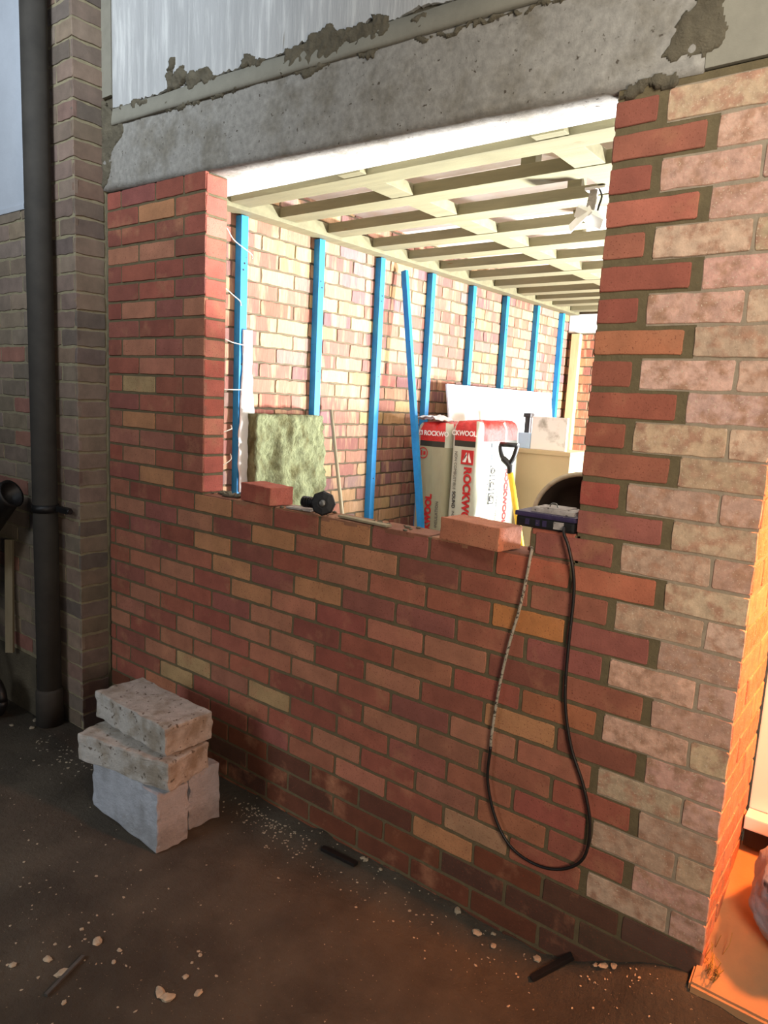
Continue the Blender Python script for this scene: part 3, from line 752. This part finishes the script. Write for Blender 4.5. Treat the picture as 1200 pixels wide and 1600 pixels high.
# icons down the right side of the pack
SX = 0.0965
def icon(parent, y, z, s, fill=None, glyph='o'):
    bm = bmesh.new()
    if fill: box(bm, (SX - 0.0005, y - s / 2, z - s / 2), (SX + 0.0005, y + s / 2, z + s / 2))
    else:
        t = s * 0.07
        for a, b, c, d in ((-.5, .5, -.5, -.4), (-.5, .5, .4, .5), (-.5, -.32, -.5, .5), (.4, .5, -.5, .5)):
            box(bm, (SX - 0.0005, y + a * s, z + c * s), (SX + 0.0005, y + b * s, z + d * s))
    o = link('icon_frame', bm, M[fill or 'ink_black'], parent)
    bm = bmesh.new(); pts = []
    n = 18; r = s * 0.26
    for k in range(n + 1 if glyph == 'o' else 13):
        a = 2 * math.pi * k / n
        pts.append((SX + 0.001, y + r * math.cos(a), z + r * math.sin(a)))
    tube(bm, pts, s * 0.055, 6); box(bm, (SX + 0.0003, y - r * .5, z - s * .03), (SX + 0.0013, y + r * .6, z + s * .03))
    link('icon_glyph', bm, M['ink_white' if fill else 'ink_grey'], parent)
icon(p2, -0.005, 1.070, 0.068, 'ink_blue'); icon(p2, 0.0, 0.985, 0.066); icon(p2, 0.0, 0.902, 0.066, glyph='c'); icon(p2, 0.0, 0.820, 0.066, glyph='c')
RS = (HP, HP, HP)
text('FIRE RESISTANT STONE WOOL', 0.020, 'ink_grey', p2, (SX, -0.052, 1.03), RS, sx=0.8)
text('SOUND', 0.027, 'ink_black', p2, (SX, 0.068, 0.86), RS, bold=0.0008)
text('INSULATION', 0.026, 'ink_grey', p2, (SX, 0.070, 0.745), RS)
for yy, zz, ww in ((0.0, 1.135, 0.03),):
    bm = bmesh.new(); box(bm, (SX - 0.0005, yy - 0.03, zz - 0.012), (SX + 0.0005, yy + 0.04, zz + 0.012)); link('printed_stripe', bm, M['ink_blue'], p2)
p3 = pack((-1.495, 2.305, 0.2), 0.15, 0.22, 1.27, 'wrapped insulation pack with white side, farthest, behind the spade handle', main='film_white')
SX3 = 0.0765
text('ROCKWOOL', 0.060, 'ink_red', p3, (SX3, -0.03, 0.98), RS, bold=0.003)
# small white delivery label hanging low on the pack
bm = bmesh.new(); box(bm, (SX - 0.0006, 0.06, 0.50), (SX + 0.001, 0.165, 0.62)); lb = link('paper_label', bm, M['ink_white'], p2)
# crumpled clear film over the top left
bm = bmesh.new()
g = []
for a in range(17):
    row = []
    for b in range(9):
        x = -1.83 + 0.20 * a / 16; y = 1.80 + 0.16 * b / 8
        row.append(bm.verts.new((x, y, 1.462 + 0.016 * noise.noise(Vector((x * 40, y * 40, 0))) + 0.02 * math.sin(a / 16 * 3.1))))
    g.append(row)
for a in range(16):
    for b in range(8): bm.faces.new((g[a][b], g[a + 1][b], g[a + 1][b + 1], g[a][b + 1]))
r = bmesh.ops.extrude_face_region(bm, geom=bm.faces[:]); 
for v in [v for v in r['geom'] if isinstance(v, bmesh.types.BMVert)]: v.co.z += 0.004
bmesh.ops.recalc_face_normals(bm, faces=bm.faces)
tag(link('crumpled_film', bm, M['poly'], smooth=True), 'crumpled white plastic film lying on top of the leftmost pack', 'plastic film')

# ------------------------------------------------------------------ boards behind
mtx = Matrix.Translation((-1.62, 2.19, 0.2)) @ Matrix.Rotation(-0.165, 4, 'Y')
bm = bmesh.new(); box(bm, (0, 0, 0), (0.0125, 1.56, 1.51), mtx=mtx)
tag(link('leaning_board', bm, M['board']), 'large white plasterboard sheet leaning on the battened wall', 'board')
bm = bmesh.new(); box(bm, (-1.53, 2.57, 0.2), (-1.135, 2.90, 1.285), bev=0.004)
box(bm, (-1.535, 2.563, 1.268), (-1.13, 2.905, 1.296), bev=0.003)
tag(link('storage_carton', bm, M['carton']), 'tall plain brown carton standing in front of the white board', 'carton')
bm = bmesh.new(); box(bm, (-1.433, 2.60, 1.297), (-1.185, 2.625, 1.512), bev=0.003)
tag(link('board_offcut', bm, M['board_smudge']), 'smudged white board offcut standing on the brown carton', 'board')
bm = bmesh.new(); box(bm, (-1.53, 2.60, 1.297), (-1.437, 2.625, 1.40), bev=0.003)
tag(link('board_offcut', bm, M['board_blue']), 'small pale blue board offcut standing on the carton by the spade', 'board')
for x, z in ((-1.533, 1.0), ):
    bm = bmesh.new(); box(bm, (-1.54, 2.70, 1.297), (-1.50, 2.74, 1.53), bev=0.01); box(bm, (-1.548, 2.69, 1.50), (-1.492, 2.75, 1.53), bev=0.008)
    tag(link('black_knob', bm, M['black'], smooth=False), 'small black capped post poking up behind the pale blue offcut', 'post')

# spade with D grip
e = empty('spade', (-1.02, 1.9, 0.2), 'yellow-shafted spade with black D grip leaning by the insulation packs', 'spade')
def loc_(p): return (p[0] + 1.02, p[1] - 1.9, p[2] - 0.2)
bm = bmesh.new(); tube(bm, [loc_((-1.203, 1.9, 1.21)), loc_((-1.02, 1.88, 0.55))], 0.017, 12); link('shaft', bm, M['yellow'], e)
bm = bmesh.new()
tube(bm, spline([loc_(p) for p in ((-1.20, 1.9, 1.19), (-1.208, 1.9, 1.235), (-1.255, 1.9, 1.275), (-1.272, 1.9, 1.32), (-1.268, 1.9, 1.352))]), [0.019] * 16 + [0.014] * 17, 10)
tube(bm, spline([loc_(p) for p in ((-1.20, 1.9, 1.19), (-1.205, 1.9, 1.24), (-1.185, 1.9, 1.285), (-1.172, 1.9, 1.33), (-1.170, 1.9, 1.352))]), 0.014, 10)
tube(bm, [loc_((-1.275, 1.9, 1.350)), loc_((-1.162, 1.9, 1.352))], 0.014, 10)
link('grip', bm, M['black'], e)
bm = bmesh.new(); m2, _ = between(loc_((-1.02, 1.88, 0.55)), loc_((-0.94, 1.86, 0.21)))
box(bm, (-0.09, -0.006, 0.03), (0.09, 0.006, 0.345), mtx=m2, bev=0.004); tube(bm, [m2 @ Vector((0, 0, -0.08)), m2 @ Vector((0, 0, 0.1))], [0.021, 0.012], 10)
link('blade', bm, M['steel'], e)

# builders tub tipped on its side on a trestle
e = empty('builders_tub', (-0.415, 1.00, 0.93), 'dark round mixing tub with dusty rim tipped towards the opening', 'tub')
ax = Vector((0.35, -0.93, 0.10)).normalized()
mt = Matrix.Translation((0.015, 0.0, 0.195)) @ ax.to_track_quat('Z', 'Y').to_matrix().to_4x4()
bm = bmesh.new(); lathe(bm, [(0.14, -0.28), (0.155, -0.27), (0.185, 0.0), (0.178, 0.0), (0.148, -0.26), (0.01, -0.262)], 40, mt); link('tub_shell', bm, M['tub'], e, True)
bm = bmesh.new(); n = 40
tube(bm, [mt @ Vector((0.186 * math.cos(2 * math.pi * k / n), 0.186 * math.sin(2 * math.pi * k / n), 0)) for k in range(n + 1)], 0.010, 8); link('rim', bm, M['tub_rim'], e, True)
e = empty('trestle', (-0.35, 1.12, 0.2), 'timber trestle under the dark mixing tub', 'trestle')
bm = bmesh.new(); box(bm, (-0.30, -0.16, 0.69), (0.30, 0.24, 0.725), bev=0.003); link('tabletop', bm, M['pale_timber'], e)
for sx in (-1, 1):
    for sy in (-1, 1):
        bm = bmesh.new(); m2, l2 = between((sx * 0.26, 0.04 + sy * 0.17, 0), (sx * 0.22, 0.04 + sy * 0.12, 0.69)); box(bm, (-0.02, -0.02, 0), (0.02, 0.02, l2), mtx=m2); link('leg', bm, M['pale_timber'], e)

# ------------------------------------------------------------------ things on the half-built wall
def loose_brick(center, rot, c, label, l=0.215, w=0.1025, h=0.065):
    bm = bmesh.new(); clr = bm.loops.layers.float_color.new('Col')
    box(bm, (-l / 2, -w / 2, 0), (l / 2, w / 2, h), bev=0.004)
    bmesh.ops.subdivide_edges(bm, edges=[e for e in bm.edges if e.calc_length() > 0.05], cuts=6, use_grid_fill=True)
    for v in bm.verts: v.co += noise.noise_vector(v.co * 45 + Vector(center) * 3) * 0.0018
    mn = min(v.co.z for v in bm.verts)
    for v in bm.verts: v.co.z -= mn
    for f in bm.faces:
        for lp_ in f.loops: lp_[clr] = rgb(*c)
    o = link('loose_brick', bm, M['brick']); o.location = center; o.rotation_euler = (0, 0, rot)
    return tag(o, label, 'brick', 'loose bricks on the half-built wall')
loose_brick((-1.212, 0.040, 1.1735), -0.13, (168, 88, 70), 'loose red brick lying near the left jamb on the unfinished course', l=0.185)
loose_brick((-0.292, 0.010, 1.1735), -0.16, (186, 118, 88), 'loose orange brick lying beside the dusty purple tool', l=0.215)

# black tool with round guard
e = empty('angle_grinder', (-0.90, 0.0, 1.173), 'small black hand tool with round guard lying on the unfinished wall', 'tool')
gx = Matrix.Translation((0.012, -0.005, 0.042)) @ Matrix.Rotation(0.55, 4, 'Z') @ Matrix.Rotation(HP - 0.12, 4, 'X')
bm = bmesh.new(); lathe(bm, [(0.038, -0.012), (0.042, -0.008), (0.042, 0.006), (0.037, 0.010), (0.02, 0.012)], 8, gx)
for f in bm.faces: f.smooth = False
link('guard', bm, M['black'], e)
bm = bmesh.new(); lathe(bm, [(0.012, 0.010), (0.012, 0.018), (0.009, 0.021), (0.002, 0.021)], 20, gx); link('spindle_nut', bm, M['steel'], e)
bm = bmesh.new(); tube(bm, [(-0.012, 0.012, 0.040), (-0.04, 0.015, 0.036), (-0.045, 0.016, 0.036), (-0.085, 0.02, 0.030), (-0.105, 0.022, 0.028)], [0.013, 0.014, 0.0175, 0.018, 0.016], 14)
for k in range(4):
    x = -0.055 - k * 0.012; tube(bm, [(x, 0.0165, 0.034), (x - 0.005, 0.0168, 0.0335)], 0.0193, 14)
link('handle', bm, M['black'], e)

# strips of slate and timber on the sill
bm = bmesh.new(); box(bm, (-0.11, -0.014, 0), (0.11, 0.014, 0.007), mtx=Matrix.Rotation(-0.10, 4, 'Z'), bev=0.001)
o = tag(link('timber_strip', bm, M['old_timber']), 'thin dusty timber strip lying flat on the unfinished brick course', 'strip'); o.location = (-0.725, 0.016, 1.1735)
bm = bmesh.new(); box(bm, (-0.055, -0.022, 0), (0.055, 0.022, 0.006), mtx=Matrix.Rotation(0.1, 4, 'Z'), bev=0.001)
o = tag(link('slate_strip', bm, M['dust']), 'small grey slate packer beside the round-guard tool', 'slate'); o.location = (-1.02, 0.03, 1.1735)
# mortar droppings on the wall top beside the left jamb
def lump(bm, c, r, seed, flat=0.5):
    ret = bmesh.ops.create_icosphere(bm, subdivisions=2, radius=1.0)
    for v in ret['verts']:
        d = 1 + 0.45 * noise.noise(v.co * 1.7 + Vector((seed, seed * 2, 0)))
        v.co = Vector(c) + Vector((v.co.x * r * d, v.co.y * r * d, v.co.z * r * flat * d))
bm = bmesh.new()
for k in range(26):
    lump(bm, (uni(-1.51, -1.33), uni(0.01, 0.09), 1.176), uni(0.006, 0.016), k, 0.5)
for k in range(30):
    lump(bm, (uni(-1.1, -0.55), uni(0.0, 0.09), 1.174), uni(0.003, 0.009), k + 50, 0.5)
tag(link('mortar_droppings', bm, M['mortar_dark'], smooth=True), 'damp mortar droppings spread on the unfinished course by left jamb', 'mortar', kind='stuff')

# dusty purple power unit
e = empty('power_tool_unit', (-0.085, 0.045, 1.2465), 'dusty purple and grey power unit sitting on the brick at right pier', 'tool')
bm = bmesh.new(); box(bm, (-0.088, -0.052, 0.0), (0.080, 0.052, 0.030), bev=0.008); link('lower_case', bm, M['black'], e)
bm = bmesh.new(); box(bm, (-0.092, -0.056, 0.029), (0.083, 0.056, 0.043), bev=0.006); link('upper_case', bm, M['purple'], e)
bm = bmesh.new(); box(bm, (-0.052, -0.040, 0.042), (0.070, 0.045, 0.055), bev=0.004); box(bm, (-0.030, -0.034, 0.054), (0.045, 0.036, 0.058), bev=0.0015); link('dusty_top_plate', bm, M['dust'], e)
bm = bmesh.new(); box(bm, (0.022, -0.0545, 0.006), (0.050, -0.050, 0.026), bev=0.0015); link('socket_cover', bm, M['dust'], e)
bm = bmesh.new()
for x in (-0.06, -0.03, -0.01): box(bm, (x, -0.0535, 0.008), (x + 0.012, -0.051, 0.024))
link('vents', bm, M['purple'], e)
bm = bmesh.new(); tube(bm, spline([(-0.012, -0.01, 0.056), (-0.008, -0.01, 0.066), (0.006, -0.01, 0.067), (0.012, -0.01, 0.056)]), 0.002, 6); link('wire_loop', bm, M['steel'], e, True)
# hanging cable
CP = [(-0.030, -0.012, 1.262), (-0.022, -0.030, 1.248), (-0.006, -0.034, 1.22), (0.011, -0.03, 1.159), (0.016, -0.022, 1.091), (0.014, -0.02, 0.969), (0.015, -0.02, 0.864), (0.023, -0.02, 0.777), (0.049, -0.02, 0.678), (0.092, -0.02, 0.585),
      (0.119, -0.02, 0.486), (0.111, -0.02, 0.39), (0.058, -0.02, 0.331), (-0.016, -0.02, 0.307), (-0.097, -0.02, 0.323), (-0.154, -0.02, 0.387), (-0.19, -0.02, 0.493), (-0.189, -0.02, 0.60), (-0.189, -0.02, 0.632), (-0.178, -0.02, 0.771), (-0.158, -0.02, 0.908),
      (-0.134, -0.02, 1.024), (-0.121, -0.02, 1.116), (-0.116, -0.018, 1.170), (-0.120, -0.004, 1.190), (-0.134, 0.012, 1.190), (-0.150, 0.04, 1.178)]
e = empty('hanging_cable', (0, 0, 1.26), 'black cable hanging in a long loop down the red brick wall', 'cable')
sp = [p - Vector((0, 0, 1.26)) for p in spline(CP, 8)]
cut = 17 * 8
bm = bmesh.new(); tube(bm, sp[:cut + 1], 0.0043, 10); link('clean_length', bm, M['cable_black'], e, True)
bm = bmesh.new(); tube(bm, sp[cut:], 0.0043, 10); dl = link('dusted_length', bm, M['cable_dusty'], e, True); dl['label'] = 'cable length caked with pale mortar dust'

# ------------------------------------------------------------------ outer room floor, blocks, debris
def sm(a, b, x):
    t = min(1, max(0, (x - a) / (b - a))); return t * t * (3 - 2 * t)
def ground(x, y):
    h = 0.17 * sm(0.0, 0.42, x) * sm(-0.42, -0.02, y)
    h += 0.035 * sm(-0.14, 0.0, y) * sm(-2.2, -1.2, x)
    far = sm(0.0, 0.25, max(abs(x + 1.42) - 0.35, abs(y + 0.33) - 0.25))
    h += (0.008 * noise.noise(Vector((x * 3, y * 3, 0))) + 0.004 * noise.noise(Vector((x * 12, y * 12, 2)))) * far
    h += 0.02 * max(0, noise.noise(Vector((x * 9, y * 9, 5)))) * sm(-0.3, 0.0, y) * far
    return h
bm = bmesh.new(); nx_, ny_ = 300, 150; G = []
for a in range(nx_ + 1):
    row = []
    for b in range(ny_ + 1):
        x = -4.6 + 6.8 * a / nx_; y = -3.2 + 3.22 * b / ny_
        row.append(bm.verts.new((x, y, ground(x, y))))
    G.append(row)
for a in range(nx_):
    for b in range(ny_): bm.faces.new((G[a][b], G[a + 1][b], G[a + 1][b + 1], G[a][b + 1]))
tag(link('floor', bm, M['mud'], smooth=True), kind='structure')

def conc_block(l, w, h, loc, rot, m, label, seed):
    bm = bmesh.new(); box(bm, (-l / 2, -w / 2, 0), (l / 2, w / 2, h), bev=0.007)
    bmesh.ops.subdivide_edges(bm, edges=[e for e in bm.edges if e.calc_length() > 0.06], cuts=11, use_grid_fill=True)
    for v in bm.verts:
        edge = (abs(abs(v.co.x) - l / 2) < 0.008) + (abs(abs(v.co.y) - w / 2) < 0.008) + (min(abs(v.co.z), abs(v.co.z - h)) < 0.008)
        k = 0.0015 + 0.005 * (edge >= 2)
        v.co += noise.noise_vector(v.co * 32 + Vector((seed, 0, 0))) * k + noise.noise_vector(v.co * 9 + Vector((seed, 3, 0))) * 0.002
    mn = min(v.co.z for v in bm.verts)
    for v in bm.verts: v.co.z -= mn
    o = link('concrete_block', bm, M[m], smooth=False); o.location = loc; o.rotation_euler = (0, 0, rot)
    return tag(o, label, 'concrete block', 'stack of concrete blocks')
conc_block(0.425, 0.125, 0.213, (-1.408, -0.366, 0.0), -0.035, 'block_blue', 'blue-grey concrete block on edge, bottom front of the stack', 1)
conc_block(0.425, 0.13, 0.213, (-1.435, -0.205, 0.0), -0.06, 'block_blue', 'grey concrete block on edge, bottom rear of the stack near the wall', 5)
conc_block(0.432, 0.20, 0.100, (-1.405, -0.350, 0.2225), 0.20, 'block', 'concrete block lying flat, middle of the stack, jutting out left', 9)
conc_block(0.445, 0.195, 0.102, (-1.432, -0.292, 0.3305), -0.015, 'block', 'stained concrete block lying flat on top of the stack', 14)

# strips on the ground
def strip(name, a, b, w, t, m, label):
    bm = bmesh.new(); mtx, l = between(a, b); box(bm, (-w / 2, -t / 2, 0), (w / 2, t / 2, l), mtx=mtx, bev=0.001)
    return tag(link(name, bm, m), label, 'strip')
strip('plastic_strip', (-0.78, -0.060, ground(-0.78, -.06) + 0.012), (-0.63, -0.060, ground(-.63, -.06) + 0.012), 0.02, 0.012, M['black'], 'short black plastic strip on the dirt below the middle of the wall')
strip('plastic_strip', (0.025, -0.085, ground(0.02, -.085) + 0.006), (0.105, -0.010, ground(.1, -.01) + 0.022), 0.018, 0.012, M['black'], 'short black plastic strip propped on the wall base near right corner')
strip('metal_rod', (-0.915, -0.96, ground(-.915, -.96) + 0.005), (-0.965, -0.83, ground(-.965, -.83) + 0.005), 0.010, 0.008, M['steel'], 'dull metal rod lying on the dirt in the bottom left foreground')

# larger chips, each a thing
def backproj(u, v, z=0.0):
    d = Vector(RX) * ((u - 600) / F) + Vector(RY) * ((v - 800) / F) + Vector(RZ).copy() * 1.0
    return d
CH = [
(-1.079,-0.968,0.010,'near the bottom left corner'),
(-0.955,-0.894,0.013,'near the bottom left corner'),
(-0.990,-0.774,0.013,'near the bottom left corner'),
(-1.068,-0.777,0.006,'near the bottom left corner'),
(-0.863,-0.940,0.006,'near the bottom left corner'),
(-1.030,-0.896,0.010,'near the bottom left corner'),
(-1.374,-0.519,0.003,'near the bottom left corner'),
(-0.704,-0.764,0.012,'left foreground beside the metal rod'),
(-0.676,-0.761,0.014,'left foreground beside the metal rod'),
(-0.887,-0.785,0.006,'left foreground beside the metal rod'),
(-0.701,-0.687,0.008,'left foreground beside the metal rod'),
(-0.631,-0.698,0.009,'left foreground beside the metal rod'),
(-0.916,-0.750,0.006,'left foreground beside the metal rod'),
(-0.731,-0.643,0.004,'in the middle foreground'),
(-0.736,-0.611,0.005,'in the middle foreground'),
(-0.752,-0.605,0.004,'in the middle foreground'),
(-1.169,-0.516,0.004,'in the middle foreground'),
(-0.808,-0.242,0.003,'in the middle foreground'),
(-0.620,-0.020,0.008,'along the foot of the wall'),
(-0.557,-0.020,0.006,'along the foot of the wall'),
(-0.387,-0.088,0.005,'along the foot of the wall'),
(-0.258,-0.020,0.010,'along the foot of the wall'),
(-0.174,-0.041,0.012,'along the foot of the wall'),
(-0.113,-0.053,0.009,'along the foot of the wall'),
(-0.131,-0.020,0.005,'along the foot of the wall'),
(-0.634,-0.020,0.007,'along the foot of the wall'),
(0.012,-0.027,0.011,'near the right corner'),
(0.194,-0.020,0.009,'near the right corner'),
(0.220,-0.020,0.008,'near the right corner'),
(0.172,-0.020,0.006,'near the right corner'),
(-2.390,-0.279,0.012,'by the foot of the left pier'),
(-2.462,-0.229,0.010,'by the foot of the left pier'),
(-2.306,-0.078,0.009,'by the foot of the left pier'),
(-2.477,-0.129,0.006,'by the foot of the left pier'),
(-2.474,-0.332,0.008,'by the foot of the left pier'),
(-2.158,-0.099,0.006,'by the foot of the left pier'),

]
ORD = ['first', 'second', 'third', 'fourth', 'fifth', 'sixth', 'seventh', 'eighth']
def px_of(x, y):
    d = Vector((x, y, 0)) - CAM
    return d.dot(Vector(RX)) / d.dot(Vector(RZ))
for k, (x, y, r, s) in enumerate(CH):
    mates = sorted([c for c in CH if c[3] == s], key=lambda c: px_of(c[0], c[1]))
    nth = ORD[mates.index((x, y, r, s))]
    bm = bmesh.new(); lump(bm, (0, 0, 0), r, k * 3 + 1, 0.45)
    for v in bm.verts: v.co.x *= 1.0 + 0.7 * ((k * 37) % 10) / 10
    o = link('mortar_chip', bm, M['chip']); o.location = (x, y, ground(x, y) + r * 0.25); o.rotation_euler = (0, 0, k * 1.3)
    tag(o, 'pale mortar chip %s, %s from the left' % (s, nth), 'mortar chip', 'pale mortar chips, ' + s)
bm = bmesh.new()
def crumbs(n, fx, fy, r0, r1):
    for k in range(n):
        x, y = fx(), fy(); r = uni(r0, r1)
        if -0.01 < x < 0.14 and -0.12 < y < 0.0: x += 0.16
        if -0.80 < x < -0.61 and -0.08 < y < -0.04: y -= 0.06
        ret = bmesh.ops.create_icosphere(bm, subdivisions=1, radius=1.0)
        z = ground(x, y)
        sx_, sy_ = uni(0.6, 1.6), uni(0.6, 1.3); a = uni(0, 3)
        for v in ret['verts']:
            v.co *= uni(0.55, 1.25)
            q = Vector((v.co.x * sx_ * r, v.co.y * sy_ * r, v.co.z * r * 0.4)); q.rotate(Matrix.Rotation(a, 3, 'Z')); v.co = q + Vector((x, y, z + r * 0.2))
crumbs(200, lambda: uni(-1.2, 0.4), lambda: -abs(random.gauss(0.06, 0.06)) - 0.01, 0.0015, 0.0045)
crumbs(120, lambda: random.gauss(-1.05, 0.12), lambda: -0.05 - abs(random.gauss(0.02, 0.03)), 0.002, 0.005)
crumbs(200, lambda: uni(-2.3, 0.3), lambda: uni(-1.5, -0.2), 0.0012, 0.0035)
crumbs(90, lambda: random.gauss(-1.15, 0.35), lambda: random.gauss(-0.85, 0.12), 0.0015, 0.005)
crumbs(60, lambda: uni(-2.28, -1.85), lambda: random.gauss(-0.3, 0.06), 0.002, 0.006)
tag(link('mortar_crumbs', bm, M['chip']), 'fine pale mortar crumbs strewn over the dark dirt floor', 'crumbs', kind='stuff')

# ------------------------------------------------------------------ drainpipe
e = empty('drainpipe', (-2.385, -0.195, 0.0), 'tall black soil pipe standing in front of the left brick pier', 'pipe')
bm = bmesh.new(); tube(bm, [(0, 0, 0.0), (0, 0, 1.0), (0, 0, 2.0), (0, 0, 3.9)], 0.052, 28); link('pipe_run', bm, M['pipe'], e, True)
bm = bmesh.new(); lathe(bm, [(0.056, 1.00), (0.056, 1.035)], 28); box(bm, (0.03, 0.02, 1.005), (0.145, 0.045, 1.03), bev=0.003); lathe(bm, [(0.012, 0), (0.012, 0.02)], 12, Matrix.Translation((0.14, 0.03, 1.018)) @ Matrix.Rotation(HP, 4, 'Y')); link('pipe_bracket', bm, M['black'], e)
bm = bmesh.new(); lathe(bm, [(0.060, 0.0), (0.060, 0.16), (0.054, 0.175)], 28); link('pipe_collar', bm, M['pipe'], e, True)
# small pipe beside it
# pale post leaning on left wall
strip('pale_post', (-2.66, -0.245, 0.285), (-2.68, -0.222, 0.83), 0.035, 0.02, M['old_timber'], 'pale timber lath leaning against the dark left wall').__setitem__('category', 'lath')
# cement mixer at the left edge
e = empty('cement_mixer', (-2.78, -0.52, 0.0), 'dark cement mixer at the left edge, drum lip and one wheel showing', 'cement mixer')
P0 = Vector((-2.90, -0.52, 0.84)) - e.location; P1 = Vector((-2.435, -0.315, 1.085)) - e.location
mt = Matrix.Translation(P0) @ (P1 - P0).to_track_quat('Z', 'Y').to_matrix().to_4x4(); LN = (P1 - P0).length
bm = bmesh.new(); lathe(bm, [(0.03, -0.26), (0.17, -0.25), (0.235, -0.12), (0.25, 0.0), (0.235, 0.12), (0.06, LN - 0.02), (0.063, LN), (0.050, LN), (0.045, LN - 0.04), (0.01, LN - 0.05)], 36, mt); link('drum', bm, M['black'], e, True)
for sx in (0.13, -0.24):
    wc = Vector((-2.63 if sx > 0 else -3.0, -0.335, 0.10)) - e.location
    bm = bmesh.new(); n = 28
    tube(bm, [wc + Vector((0.076 * math.cos(2 * math.pi * k / n), 0, 0.076 * math.sin(2 * math.pi * k / n))) for k in range(n + 1)], 0.024, 10)
    w_ = link('wheel', bm, M['black'], e, True)
    bm = bmesh.new(); lathe(bm, [(0.058, -0.012), (0.060, 0.0), (0.058, 0.012), (0.015, 0.018)], 24, Matrix.Translation(wc) @ Matrix.Rotation(HP, 4, 'X')); link('wheel_hub', bm, M['steel'], w_, True)
bm = bmesh.new()
for a_, b_ in (((-2.64, -0.37, 0.10), (-2.90, -0.42, 0.62)), ((-3.0, -0.37, 0.10), (-2.92, -0.42, 0.62)), ((-2.66, -0.80, 0.0), (-2.90, -0.66, 0.62)), ((-3.08, -0.80, 0.0), (-2.94, -0.66, 0.62)), ((-2.92, -0.42, 0.60), (-2.92, -0.66, 0.60))):
    tube(bm, [Vector(a_) - e.location, Vector(b_) - e.location], 0.016, 10)
link('stand', bm, M['black'], e, True)

# ------------------------------------------------------------------ side door recess
bm = bmesh.new()
vs = [(0.405, -0.05), (0.405, 0.36), (2.2, 0.36), (2.2, -0.05)]
top = [bm.verts.new((x, y, 0.235 + 0.45 * y)) for x, y in vs]; bot = [bm.verts.new((x, y, -0.1)) for x, y in vs]
bm.faces.new(top[::-1]); bm.faces.new(bot)
for k in range(4): bm.faces.new((top[k], top[(k + 1) % 4], bot[(k + 1) % 4], bot[k]))
bmesh.ops.recalc_face_normals(bm, faces=bm.faces); bmesh.ops.bevel(bm, geom=[e_ for e_ in bm.edges], offset=0.006, segments=2, affect='EDGES')
tag(link('floor_step', bm, M['step']), kind='structure')
d = empty('door_1', (0.43, 0.36, 0.40), None, None); tag(d, kind='structure')
bm = bmesh.new(); box(bm, (-0.004, 0.0, 0.095), (0.055, 0.06, 2.1), bev=0.004); box(bm, (0.845, 0.0, 0.095), (0.90, 0.06, 2.1), bev=0.004); box(bm, (0, 0, 2.1), (0.9, 0.06, 2.16), bev=0.004); link('door_frame', bm, M['upvc'], d)
bm = bmesh.new(); box(bm, (0.055, 0.012, 0.10), (0.845, 0.05, 2.1), bev=0.003); box(bm, (0.09, 0.004, 0.135), (0.81, 0.014, 0.9), bev=0.006); link('door_leaf', bm, M['upvc'], d)
bm = bmesh.new(); box(bm, (-0.004, -0.05, 0.055), (0.9, 0.06, 0.093), bev=0.004); link('threshold', bm, M['upvc'], d)
bm = bmesh.new(); box(bm, (-0.002, -0.035, 0.0), (0.9, 0.055, 0.055)); link('threshold_gasket', bm, M['black'], d)
# recess far side
bm = bmesh.new(); box(bm, (1.40, 0.0, -0.1), (2.2, 0.42, 3.3)); tag(link('wall_recess', bm, M['mortar_pale']), kind='structure')
bm = bmesh.new(); box(bm, (0.42, 0.36, 2.56), (1.40, 0.42, 3.3)); tag(link(trim(), bm, M['mortar_pale']), kind='structure')
# silver sack
bm = bmesh.new()
ret = bmesh.ops.create_icosphere(bm, subdivisions=5, radius=1.0)
for v in bm.verts:
    dd = 1 + 0.10 * noise.noise(v.co * 2.2) + 0.07 * abs(noise.noise(v.co * 5)) + 0.02 * noise.noise(v.co * 14)
    v.co = Vector((v.co.x * 0.125 * dd, v.co.y * 0.13 * dd, max(v.co.z * dd, -0.88) * 0.15))
o = tag(link('rubble_sack', bm, M['sack'], smooth=True), 'silvery grey plastic sack standing on the orange-lit step', 'sack'); o.location = (0.615, 0.13, 0.235 + 0.45 * 0.13 + 0.14)
# straw scraps in the corner of the reveal
bm = bmesh.new()
for k in range(22):
    x = uni(0.43, 0.46); y = uni(-0.03, 0.06); z = 0.238 + 0.45 * y
    tube(bm, [(x, y, z), (x + uni(-.006, .012), y + uni(-.02, .02), z + uni(0.01, 0.03)), (x + uni(-.006, .018), y + uni(-.03, .03), z + uni(0.015, 0.06))], 0.0009, 4)
tag(link('straw_tuft', bm, M['straw']), 'small tuft of straw at the foot of the orange-lit reveal', 'straw', kind='stuff')
